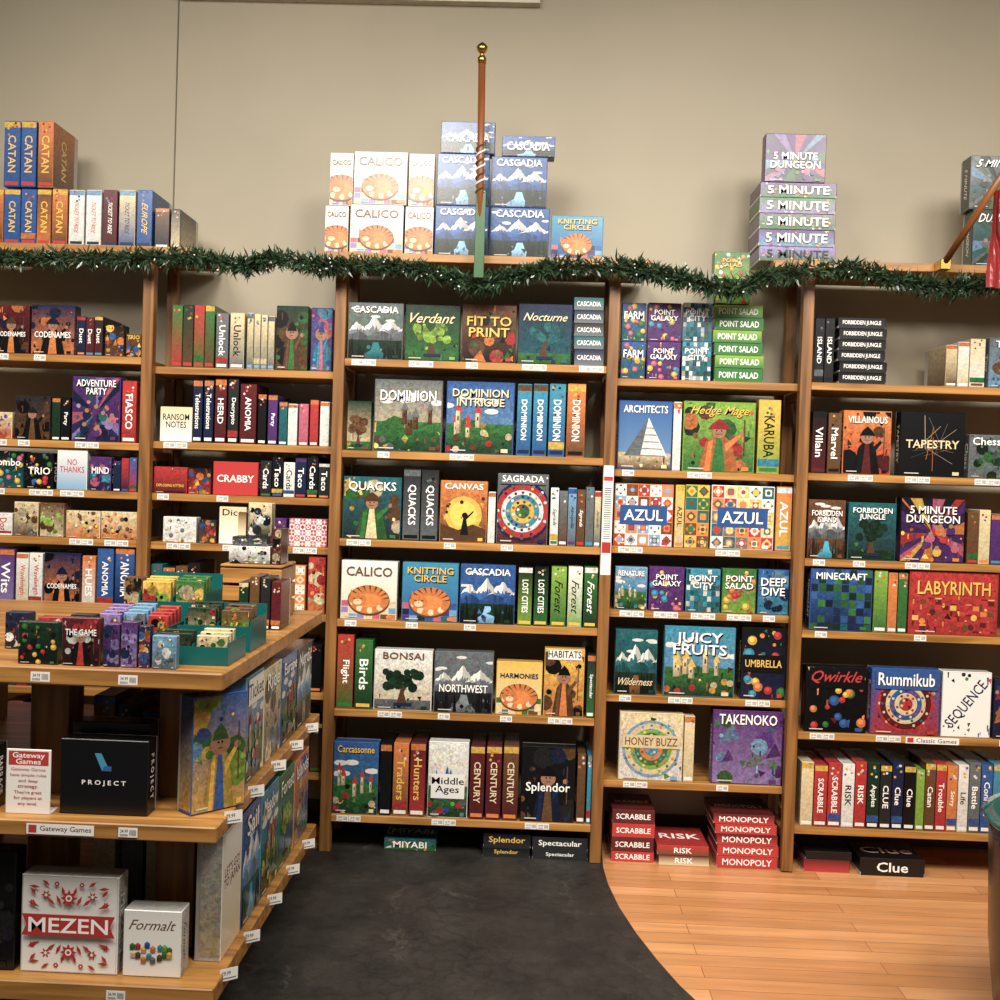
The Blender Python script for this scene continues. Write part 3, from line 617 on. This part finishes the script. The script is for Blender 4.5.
for y in(2.75,2.98,3.25,3.5,3.75):
    for z in(TM,TB):
        mb=MB(); mb.box((-.024,-.001,-.016),(.024,0,.016),col('W')); p=Paint(mb,lambda x,y_,k:(x-.024,-.001-k,y_-.016),.048,.032); p.text('29.99',.35,.6,.5,.4,col('K')); p.rect(.1,.15,.9,.25,col('E'))
        o=addobj('price_tag',mb.mesh('price_tag'),Vector((TX1+.012,y,z-.006))-T.location,'white paper price tag clipped to shelf edge',parent=T); o.rotation_euler=(0,0,R(35))
signpart(T,-1.14,TM-.02,TY0-.021,'Gateway Games',.17,.026)
def side(y0,y1,zb,zt,title,c1,c2,tc,mo,acc,**k):
    SEED[0]+=1; w=y1-y0; me=boxmesh(w,zt-zb,.07,title,c1,c2,tc,mo,acc,0,SEED[0],**k)
    return addobj('board_game_box',me,(TX1-.025,(y0+y1)/2,zb+.0006),blabel(c1,mo,'facing the aisle',0,0),'board game','games on the display table',rz=R(90))
o=side(2.70,2.86,TM,.965,'','B','Y','Y','fig','YBGYLU'); o.location=(-.785,2.775,TM+.0006); o.rotation_euler=(0,0,R(48)); o['label']='tall blue game box angled at the corner of display table'
side(2.99,3.19,TM,.965,'Ticket','U','E','K','castle','SRB'); side(3.2,3.42,TM,.95,'Ride','S','E','W','scat','SEUA')
side(3.43,3.65,TM,.945,'Europe','B','D','W','castle','ARG'); side(3.66,3.9,TM,.94,'Nordic','J','E','W','mount','EUE')
side(2.80,2.99,TB,.585,"LET'S GO!\nTO JAPAN",'W','S','I','plain','W',ty=.62,th=.3); side(3.0,3.2,TB,.58,'Sail','B','N','W','mount','TUC'); side(3.21,3.43,TB,.57,'Meadow','C','D','W','castle','YRG')
side(3.44,3.66,TB,.56,'Forest','G','B','W','tree','LGB'); side(3.67,3.9,TB,.55,'Islands','O','B','W','scat','BCYG')
g='games on the display table'
rt=Row(TM,2.70,'on display table',g)
PJ=dict(title='P R O J E C T',c1='K',c2='K',tc='W',mo='plain',acc='W',ty=.42,th=.09)
rt.add(60,148,740,**PJ); pj=rt.obj
rt.add(72,150,722,dy=.09,zb=TM,**PJ)
mb=MB(); p=Paint(mb,lambda x,y,k:(x,-k,y),.05,.05); p.pts([(.1,.95),(.45,.95),(.9,.05),(.5,.05)],col('C')); p.pts([(.5,.05),(.98,.05),(.98,.3),(.6,.3)],col('B'))
addobj('emblem',mb.mesh('emblem'),(-.03,-.001,.11),'blue folded emblem',parent=pj)
rt.last=-99
rt.add(-70,-5,745,'BARRAGE','J','A','W','scat','AOK')
q0=un(6,820,2.69);q1=un(52,750,2.69); w=q1.x-q0.x;h=q1.z-TM
mb=MB(); mb.chbox((-w/2,0,0),(w/2,.004,h),.001,col('W'),col('W')); mb.box((-w/2,.004,0),(w/2,.05,.003),col('W'))
p=Paint(mb,lambda x,y,k:(x-w/2,-k,y),w,h); p.rect(.05,.75,.95,.97,col('R')); p.text('Gateway\nGames',.5,.86,.8,.18,col('H'))
for i,t in enumerate(['Gateway Games','have simple rules','and deep','strategy.',"They're great",'for players at','any level.']): p.text(t,.5,.68-i*.088,.85,.062,col('R'))
addobj('table_sign',mb.mesh('table_sign'),((q0.x+q1.x)/2,2.685,TM+.0006),'white acrylic sign with red header and lettering','sign')
rb=Row(TB,2.70,'on display table',g)
rb.add(21,118,876,'MEZEN','W','W','W','folk','R',ty=.5,th=.17); rb.add(123,181,911,'/Formalt','W','W','A','plain','W',ty=.78,th=.18); pj=rb.obj
mb=MB(); p=Paint(mb,lambda x,y,k:(x,-k,y),.12,.07); rn=random.Random(3)
for i in range(16): 
    x=.1+(i%8)*.11+rn.uniform(-.03,.03);y=(.7 if i<8 else .35)+rn.uniform(-.12,.12); c='GRYBOCLGSAOCEAGY'[i]; r_=.055
    p.pts([(x-r_,y-.1),(x+r_,y-.08),(x+r_*1.1,y+.1),(x,y+.17),(x-r_,y+.1)],col(c,.1,.6)); p.pts([(x-r_,y+.1),(x,y+.03),(x+r_*1.1,y+.1),(x,y+.17)],col(c,.1,1.1))
addobj('emblem',mb.mesh('emblem'),(-.06,-.001,.025),'rows of coloured game piece drawings',parent=pj)
rb.last=-99
rb.add(-80,15,850,'','K','K','W','scat','KJAK')
for i,(x,c) in enumerate(((-1.2,'S'),(-1.12,'E'),(-1.05,'S'))): pbox(x,x+.06,TB,.56-.02*i,3.0,'',c,c,mo='band',acc='OBU',vert=1,tail='on display table',group=g)
for i,(x,c) in enumerate(((-1.21,'A'),(-1.14,'J'),(-1.07,'I'))): pbox(x,x+.06,TM,.9-.02*i,3.0,'',c,c,mo='band',acc='OBU',vert=1,tail='on display table',group=g)
# tabletop small boxes
CN='card_game_box'
rt=Row(TT,2.69,'on display table',"small card games on the table",name=CN)
rt.add(18,58,622,'','D','K','W','dots','GYRK',d=.03); rt.add(62,100,618,'THE GAME','I','K','W','fig','KRW',ty=.7,th=.24,d=.03); 
rt.add(103,119,624,'','P','N','W','scat','PVN',d=.03); rt.add(121,137,622,'','P','V','W','scat','PVN',d=.03); rt.add(139,150,626,'','N','P',d=.03); rt.add(152,176,636,'','U','E','W','scat','UWE',d=.03)
def tray(x0,x1,y0,y1,z0,h,decks,label):
    mb=MB(); t=.004; cx=(x0+x1)/2;cy=(y0+y1)/2; c=(1,1,1,0); w=(x1-x0)/2;dd=(y1-y0)/2; slots=len(decks)
    mb.box((-w,-dd,0),(w,dd,t),c)
    o=bpy.data.objects.new('display_tray',None); COLL.objects.link(o); o.location=(cx,cy,z0+.0006); o['label']=label;o['category']='tray';o['group']='teal trays on the table'
    addobj('tray_base',mb.mesh('tray_base',[M_TEAL]),(0,0,0),parent=o)
    for a,b in (((-w,-dd,t),(w,-dd+t,h*.8)),((-w,dd-t,t),(w,dd,h*1.3)),((-w,-dd+t,t),(-w+t,dd-t,h)),((w-t,-dd+t,t),(w,dd-t,h))):
        mb=MB(); mb.box(a,b,c); addobj('tray_wall',mb.mesh('tray_wall',[M_TEAL]),(0,0,0),parent=o)
    sw=2*w/slots
    for i in range(1,slots):
        mb=MB(); X=-w+i*sw; mb.box((X-t/2,-dd+t,t),(X+t/2,dd-t,h*.9),c); addobj('divider',mb.mesh('divider',[M_TEAL]),(0,0,0),parent=o)
    for i,(c1,c2,hh,n) in enumerate(decks):
        for j in range(n):
            yy=y0+t+.008+j*.03; xx=x0+(i+.5)*sw
            pbox(xx-sw*.42,xx+sw*.42,z0+t+.001,z0+t+hh+.005*j,yy,'',c1,c2,mo='scat',acc=c1+c2+'KY'+'ROBM'[(i+j)%4],d=.024,tail='in teal tray',group='card decks in the trays',name='card_deck')
tray(-.955,-.765,2.76,2.93,TT,.06,[('D','A',.075,2),('S','G',.072,3)],'teal plastic display tray filled with card decks')
tray(-1.17,-.97,2.90,3.10,TT,.075,[('V','P',.10,4),('U','E',.105,4),('R','A',.1,4)],'teal plastic display tray filled with card decks')
tray(-.955,-.765,2.98,3.16,TT,.09,[('D','S',.115,3),('A','L',.11,3)],'teal plastic display tray filled with card decks')
tray(-1.15,-.95,3.16,3.34,TT,.14,[('Y','L',.165,3),('G','S',.17,3)],'tall teal plastic display tray with decks')
# crate
cx0,cx1,cy0,cy1=-1.04,-.83,3.62,3.84; ch=.18
E0=bpy.data.objects.new('wooden_crate',None); COLL.objects.link(E0); E0.location=((cx0+cx1)/2,(cy0+cy1)/2,TT+.0006); E0['label']='small slatted wooden crate standing on display table'; E0['category']='crate'
zb=TT+.0006
for i in range(3):
    z=zb+.005+i*.06
    boxpart('slat',(cx0,cy0,z),(cx1,cy0+.01,z+.05),WX,E0); boxpart('slat',(cx0,cy1-.01,z),(cx1,cy1,z+.05),WX,E0)
    boxpart('slat',(cx0,cy0+.0105,z),(cx0+.01,cy1-.0105,z+.05),WY,E0); boxpart('slat',(cx1-.01,cy0+.0105,z),(cx1,cy1-.0105,z+.05),WY,E0)
for x in(cx0+.0105,cx1-.0305):
    for y in(cy0+.0105,cy1-.0305): boxpart('corner_post',(x,y,zb),(x+.02,y+.02,zb+ch),WZ,E0)
boxpart('panel',(cx0,cy0,zb+ch),(cx1,cy1,zb+ch+.008),WX,E0)
zc=zb+ch+.009
for i,(c,w_,h_) in enumerate((('W',.14,.06),('J',.12,.03))):
    pbox(-.95-w_/2,-.95+w_/2,zc,zc+h_,3.65,'',c,'E',mo='scat',acc='EKWS',d=.12,top=True,tail='on wooden crate',group='boxes on the crate',name=CN); zc+=h_+.0015
pbox(-.965,-.885,zc,zc+.115,3.68,'','S','J','K','scat','JEWK',d=.06,tail='on wooden crate',group='boxes on the crate',name=CN)
pbox(-1.0,-.972,zc,zc+.08,3.68,'','A','S','K','plain',d=.06,tail='on wooden crate',group='boxes on the crate',name=CN)
pbox(-.872,-.842,zb+ch+.009,zb+ch+.13,3.65,'','I','A','K','scat','KAIS',d=.12,tail='on wooden crate',group='boxes on the crate',name=CN)
for i,(x,c,h_) in enumerate(((-.92,'D',.15),(-.885,'A',.17),(-.85,'J',.165),(-.815,'I',.155))): pbox(x,x+.03,TT,TT+h_,3.42,'',c,c,mo='band',acc='WSO',vert=1,d=.15,tail='on display table',group='small card games on the table',name=CN)
for i,(x,c,h_) in enumerate(((-1.34,'A',.14),(-1.27,'J',.12),(-1.2,'J',.15),(-1.13,'A',.13))): pbox(x,x+.06,TT,TT+h_,3.55,'',c,'S',mo='scat',acc='KAJS',d=.05,tail='on display table',group='small card games on the table',name=CN)
for i,(x,c,h_) in enumerate(((-1.42,'N',.1),(-1.33,'R',.09),(-1.24,'K',.1))): pbox(x,x+.065,TT,TT+h_,2.9,'',c,'J',mo='scat',acc='KRJW',d=.05,tail='on display table',group='small card games on the table',name=CN)
# ---------------- garland
gp=[(-60,262),(0,262),(60,261),(130,262),(190,260),(240,269),(275,262),(315,268),(345,268),(400,270),(440,277),(480,288),(520,277),(560,270),(620,270),(650,275),(690,284),(735,292),(775,278),(850,272),(900,284),(950,290),(1000,284),(1060,270)]
gw=[un(u,v-3,4.262) for u,v in gp]
path=[]
for i in range(len(gw)-1):
    p0=gw[max(i-1,0)];p1=gw[i];p2=gw[i+1];p3=gw[min(i+2,len(gw)-1)]
    for k in range(10):
        t=k/10; path.append(.5*((2*p1)+(p2-p0)*t+(2*p0-5*p1+4*p2-p3)*t*t+(3*p1-p0-3*p2+p3)*t**3))
rn=random.Random(8); mb=MB()
clump=[rn.uniform(.6,1.25) for _ in path]
for i in range(9500):
    k=rn.randint(0,len(path)-2); c=path[k].lerp(path[k+1],rn.random()); ax=(path[k+1]-path[k]).normalized()
    a=rn.uniform(0,6.283); rad=Vector((0,math.cos(a),math.sin(a))); ln=rn.uniform(.025,.055)*clump[k]
    base=c+rad*rn.uniform(0,.022); dr=(rad+ax*rn.uniform(-1.2,1.2)+Vector((0,0,rn.uniform(-.5,.2)))).normalized(); tip=base+dr*ln
    sd=dr.cross(Vector((rn.uniform(-1,1),rn.uniform(-1,1),rn.uniform(-1,1)))).normalized()*rn.uniform(.003,.0055)
    g_=rn.uniform(.4,1.7); cc=(.024*g_,.052*g_,.022*g_,0)
    md=base.lerp(tip,.5)
    mb.face([base-sd*.4,md-sd,tip,md+sd,base+sd*.4],cc)
for k in range(len(path)-1):
    for j in range(4):
        a=j*math.pi/2;b_=a+math.pi/2; f1=Vector((0,math.cos(a),math.sin(a)))*.008; f2=Vector((0,math.cos(b_),math.sin(b_)))*.008
        mb.face([path[k]+f1,path[k]+f2,path[k+1]+f2,path[k+1]+f1],(.01,.03,.012,0))
gc=sum(path,Vector((0,0,0)))/len(path); mb.v=[tuple(Vector(v)-gc) for v in mb.v]
G=addobj('garland',mb.mesh('garland'),gc,'dark green artificial fir garland draped along bookcase tops','garland')
bm_=lathe('light_bulb',[(.001,-.006),(.003,-.004),(.0035,0),(.002,.005),(.0005,.008)],M_BULB,8)
for i in range(55):
    k=rn.randint(0,len(path)-1); a=rn.uniform(-2.6,.6); o=addobj('light_bulb',bm_,path[k]-gc+Vector((rn.uniform(-.02,.02),math.cos(a)*-.036-.01,math.sin(a)*.035)),parent=G)
    o.rotation_euler=(rn.uniform(0,3),rn.uniform(0,3),0); o.scale=(.8,.8,.8)
# ---------------- flagpoles
def rod(name,p0,p1,r_,mat,parent,prof=None,label=None):
    L=(p1-p0).length; me=lathe(name,[(r_,0),(r_,L)] if not prof else prof,mat,16); o=addobj(name,me,p0-parent.location,label,parent=parent)
    o.rotation_mode='QUATERNION'; o.rotation_quaternion=(p1-p0).to_track_quat('Z','Y'); return o
b0=un(479,274,4.24); b1=un(482,62,4.18)
FP=bpy.data.objects.new('flagpole',None); COLL.objects.link(FP); FP.location=b0; FP['label']='upright wooden flagpole with brass finial fixed to bookcase'; FP['category']='flagpole'; FP['group']='flagpoles on the bookcases'
rod('pole',b0,b1,.014,M_POLE,FP)
dv=(b1-b0).normalized()
rod('finial',b1-dv*.005,b1+dv*.08,.02,M_BRASS,FP,[(.017,0),(.017,.02),(.01,.028),(.008,.034),(.016,.042),(.022,.052),(.022,.06),(.015,.07),(.004,.078)])
mb=MB(); n=60; L=.19
for s_ in range(2):
    for i in range(n):
        for kk in range(6):
            def P(i,kk):
                t=i/n; a=t*22+s_*math.pi; c=Vector((math.cos(a)*.0165,math.sin(a)*.0165,t*L)); b=kk*math.pi/3
                return c+Vector((math.cos(a)*math.cos(b)*.004,math.sin(a)*math.cos(b)*.004,math.sin(b)*.004))
            mb.face([P(i,kk),P(i+1,kk),P(i+1,kk+1),P(i,kk+1)],col('A' if s_ else 'W'))
o=addobj('twisted_cord',mb.mesh('twisted_cord'),dv*.31,'brown and white twisted cord',parent=FP); o.rotation_mode='QUATERNION'; o.rotation_quaternion=dv.to_track_quat('Z','Y')
boxpart('bracket',b0+Vector((-.02,-.03,-.02)),b0+Vector((.02,-.022,.31)),M_GREENP,FP,'green painted wooden bracket')
boxpart('bracket',b0+Vector((-.015,-.022,.0)),b0+Vector((.015,.088,.03)),M_GREENP,FP)
c0=un(945,262,4.27); c1=un(1012,160,4.0)
F2=bpy.data.objects.new('flagpole',None); COLL.objects.link(F2); F2.location=c0; F2['label']='slanted wooden flagpole with red fabric fixed to bookcase'; F2['category']='flagpole'; F2['group']='flagpoles on the bookcases'
rod('pole',c0,c1,.013,M_POLE,F2)
boxpart('bracket',c0+Vector((-.02,-.01,-.03)),c0+Vector((.02,.058,.01)),M_BRASS,F2)
dv=(c1-c0).normalized()
mb=MB(); q=c0+dv*(c1-c0).length*.72-c0
for i in range(12):
    for j in range(12):
        def P(i,j): 
            u=i/12;v=j/12; wd=.02+.1*min(1,max(0,(v-.4)*2.2)); return q+Vector((.01+(u-.15)*wd, .01*math.sin(u*12+v*3), -v*.36))
        mb.face([P(i,j),P(i,j+1),P(i+1,j+1),P(i+1,j)],col('R',.2,.55))
addobj('flag',mb.mesh('flag'),(0,0,0),'hanging dark red fabric pennant',parent=F2)
# ---------------- green barrel
BX=bpy.data.objects.new('display_barrel',None); COLL.objects.link(BX); BX.location=(1.675,2.95,.001); BX['label']='dark green round barrel display standing on wood floor'; BX['category']='barrel'
addobj('barrel_body',lathe('barrel_body',[(.30,0),(.33,.02),(.36,.3),(.37,.6),(.372,.64),(.35,.64),(.345,.6),(.33,.3),(.3,.06)],M_BARREL,48),(0,0,0),parent=BX)
addobj('glass_top',lathe('glass_top',[(.36,0),(.385,.004),(.39,.012),(.385,.02),(.36,.024)],M_GLASS,48),(0,0,.641),'round teal glass top',parent=BX)
# ---------------- room
def struct(name,me,loc=(0,0,0)): o=addobj(name,me,loc); o['kind']='structure'; return o
m,nt,b=newmat('painted_wall'); N=nt.nodes;L=nt.links
tc=N.new('ShaderNodeTexCoord'); t=N.new('ShaderNodeTexNoise'); t.inputs['Scale'].default_value=.9; t.inputs['Detail'].default_value=6; L.new(tc.outputs['Object'],t.inputs['Vector'])
cr=N.new('ShaderNodeValToRGB'); cr.color_ramp.elements[0].position=.3; cr.color_ramp.elements[1].position=.7; cr.color_ramp.elements[0].color=(*lin((.60,.565,.485)),1); cr.color_ramp.elements[1].color=(*lin((.65,.61,.525)),1)
L.new(t.outputs['Fac'],cr.inputs[0]); L.new(cr.outputs[0],b.inputs['Base Color']); b.inputs['Roughness'].default_value=.6
t2=N.new('ShaderNodeTexNoise'); t2.inputs['Scale'].default_value=60; L.new(tc.outputs['Object'],t2.inputs['Vector']); bp=N.new('ShaderNodeBump'); bp.inputs['Strength'].default_value=.08; L.new(t2.outputs['Fac'],bp.inputs['Height']); L.new(bp.outputs[0],b.inputs['Normal'])
M_WALL=m
def slab(name,a,b_,mat):
    mb=MB(); c=[(a[i]+b_[i])/2 for i in range(3)]; mb.box([a[i]-c[i] for i in range(3)],[b_[i]-c[i] for i in range(3)],(1,1,1,0)); return struct(name,mb.mesh(name,[mat]),c)
slab('wall_back',(-4,WALL,0),(4,WALL+.1,4.2),M_WALL); slab('wall_left',(-4.1,-2,0),(-4,WALL+.1,4.2),M_WALL); slab('wall_right',(4,-2,0),(4.1,WALL+.1,4.2),M_WALL)
slab('ceiling',(-4.1,-2,4.2),(4.1,WALL+.1,4.3),M_WALL)
m,nt,b=newmat('wood_floor'); N=nt.nodes;L=nt.links
tc=N.new('ShaderNodeTexCoord'); br=N.new('ShaderNodeTexBrick'); L.new(tc.outputs['Object'],br.inputs['Vector'])
br.inputs['Scale'].default_value=1; br.inputs['Brick Width'].default_value=1.2; br.inputs['Row Height'].default_value=.082; br.inputs['Mortar Size'].default_value=.001; br.inputs['Bias'].default_value=0
br.inputs['Color1'].default_value=(*lin((.84,.61,.41)),1); br.inputs['Color2'].default_value=(*lin((.71,.48,.29)),1); br.inputs['Mortar'].default_value=(*lin((.38,.22,.12)),1)
mp=N.new('ShaderNodeMapping'); mp.inputs['Scale'].default_value=(1.2,16,1); L.new(tc.outputs['Object'],mp.inputs[0]); t=N.new('ShaderNodeTexNoise'); t.inputs['Scale'].default_value=2; t.inputs['Detail'].default_value=5; L.new(mp.outputs[0],t.inputs['Vector'])
mr=N.new('ShaderNodeMapRange'); mr.inputs[1].default_value=.3; mr.inputs[2].default_value=.7; mr.inputs[3].default_value=.8; mr.inputs[4].default_value=1.1; L.new(t.outputs['Fac'],mr.inputs[0])
mx=N.new('ShaderNodeMix'); mx.data_type='RGBA'; mx.blend_type='MULTIPLY'; mx.inputs[0].default_value=1; L.new(br.outputs['Color'],mx.inputs[6]); L.new(mr.outputs[0],mx.inputs[7]); L.new(mx.outputs[2],b.inputs['Base Color']); b.inputs['Roughness'].default_value=.3
slab('floor',(-4.1,-2,-.1),(4.1,WALL+.1,0),m)
m,nt,b=newmat('dark_slate_floor'); N=nt.nodes;L=nt.links
tc=N.new('ShaderNodeTexCoord'); t=N.new('ShaderNodeTexNoise'); t.inputs['Scale'].default_value=5; t.inputs['Detail'].default_value=12; t.inputs['Roughness'].default_value=.72; L.new(tc.outputs['Object'],t.inputs['Vector'])
cr=N.new('ShaderNodeValToRGB'); cr.color_ramp.elements[0].position=.35; cr.color_ramp.elements[1].position=.72; cr.color_ramp.elements[0].color=(.012,.0115,.011,1); cr.color_ramp.elements[1].color=(.042,.038,.032,1)
L.new(t.outputs['Fac'],cr.inputs[0])
def crease(scale,wd,amt,src,dist,lo,hi):
    v=N.new('ShaderNodeTexVoronoi'); v.feature='DISTANCE_TO_EDGE'; v.inputs['Scale'].default_value=scale
    mv=N.new('ShaderNodeVectorMath'); mv.operation='MULTIPLY_ADD'; L.new(t.outputs['Color'],mv.inputs[0]); mv.inputs[1].default_value=(dist,dist,dist); L.new(tc.outputs['Object'],mv.inputs[2]); L.new(mv.outputs[0],v.inputs['Vector'])
    sc=N.new('ShaderNodeMapRange'); sc.inputs[1].default_value=0; sc.inputs[2].default_value=wd; sc.inputs[3].default_value=amt; sc.inputs[4].default_value=0; L.new(v.outputs['Distance'],sc.inputs[0])
    ms=N.new('ShaderNodeMath'); ms.operation='MULTIPLY'; L.new(sc.outputs[0],ms.inputs[0]); ns=N.new('ShaderNodeTexNoise'); ns.inputs['Scale'].default_value=3+scale*.2; L.new(tc.outputs['Object'],ns.inputs['Vector'])
    nr=N.new('ShaderNodeMapRange'); nr.inputs[1].default_value=lo; nr.inputs[2].default_value=hi; L.new(ns.outputs['Fac'],nr.inputs[0]); L.new(nr.outputs[0],ms.inputs[1])
    m3=N.new('ShaderNodeMix'); m3.data_type='RGBA'; L.new(ms.outputs[0],m3.inputs[0]); L.new(src,m3.inputs[6]); m3.inputs[7].default_value=(.14,.125,.10,1); return m3.outputs[2],v.outputs['Distance']
o1,d1=crease(2.2,.008,.5,cr.outputs[0],.25,.5,.62); o2,d2=crease(14,.03,.3,o1,.2,.5,.65)
L.new(o2,b.inputs['Base Color'])
cl=N.new('ShaderNodeMath'); cl.operation='MINIMUM'; L.new(d2,cl.inputs[0]); cl.inputs[1].default_value=.08
ad=N.new('ShaderNodeMath'); ad.operation='MULTIPLY_ADD'; L.new(cl.outputs[0],ad.inputs[0]); ad.inputs[1].default_value=2.5; L.new(t.outputs['Fac'],ad.inputs[2])
bp=N.new('ShaderNodeBump'); bp.inputs['Strength'].default_value=.6; bp.inputs['Distance'].default_value=.01; L.new(ad.outputs[0],bp.inputs['Height']); L.new(bp.outputs[0],b.inputs['Normal']); b.inputs['Roughness'].default_value=.42; b.inputs['Specular IOR Level'].default_value=.35
cp=[unz(u,v_,0) for u,v_ in((601,840),(603,868),(608,885),(619,908),(636,934),(657,961),(679,986),(696,1002))]
cp=[(p.x,p.y) for p in cp]; last=cp[-1]; cp+=[(last[0]+.06,last[1]-.5),(last[0]+.0,last[1]-1.2),(last[0]-.3,last[1]-2.2),(last[0]-.6,-1.9)]
out=[(cp[0][0],WALL-.01)]+cp+[(-3.98,-1.9),(-3.98,WALL-.01)]
bm=bmesh.new(); tv=[bm.verts.new((x,y,.0)) for x,y in out]; fc=bm.faces.new(tv); 
ex=bmesh.ops.extrude_face_region(bm,geom=[fc]); 
for g_ in ex['geom']:
    if isinstance(g_,bmesh.types.BMVert): g_.co.z=-.004
bmesh.ops.recalc_face_normals(bm,faces=bm.faces); me=bpy.data.meshes.new('floor'); bm.to_mesh(me); bm.free(); me.materials.append(m)
o=struct('floor',me,(0,0,.0045)); 
slab('trim_1',(un(176,0,4.7).x-.002,WALL-.006,zat(172,248,4.73)),(un(176,0,4.7).x+.002,WALL,4.19),simple('cable',(.38,.35,.29),.6))
tz=zat(360,-1,WALL-.05); slab('trim_2',(un(178,5,4.7).x,WALL-.05,tz),(un(540,5,4.7).x,WALL,tz+.05),simple('soffit_paint',(.8,.77,.7),.6))
slab('baseboard_back',(-3.98,WALL-.012,.006),(3.98,WALL,.1),simple('base_paint',(.2,.16,.12),.5))
# ---------------- lights
def area(loc,tgt,e,size,c=(1,.94,.86),sp=None):
    l=bpy.data.lights.new('lamp','AREA'); l.energy=e; l.size=size; l.color=c; l.shape='DISK'
    if sp: l.spread=R(sp)
    o=bpy.data.objects.new('ceiling_or_fill_lamp',l); COLL.objects.link(o); o.location=loc; o.rotation_euler=(Vector(tgt)-Vector(loc)).to_track_quat('-Z','Y').to_euler()
for x in(-2.2,-.75,.75,2.2): area((x,1.7,3.75),(x,4.5,.9),40,1.1,sp=115)
area((-.9,1.0,3.9),(-1.1,3.2,.7),17,.6,sp=110); area((1.2,.6,3.9),(.9,3.9,.3),27,.6,sp=110)  # two front fill lights, added to brighten the table and lower shelves
w=bpy.data.worlds.new('World'); scene.world=w; w.use_nodes=True; w.node_tree.nodes['Background'].inputs[0].default_value=(1,.93,.84,1); w.node_tree.nodes['Background'].inputs[1].default_value=.16
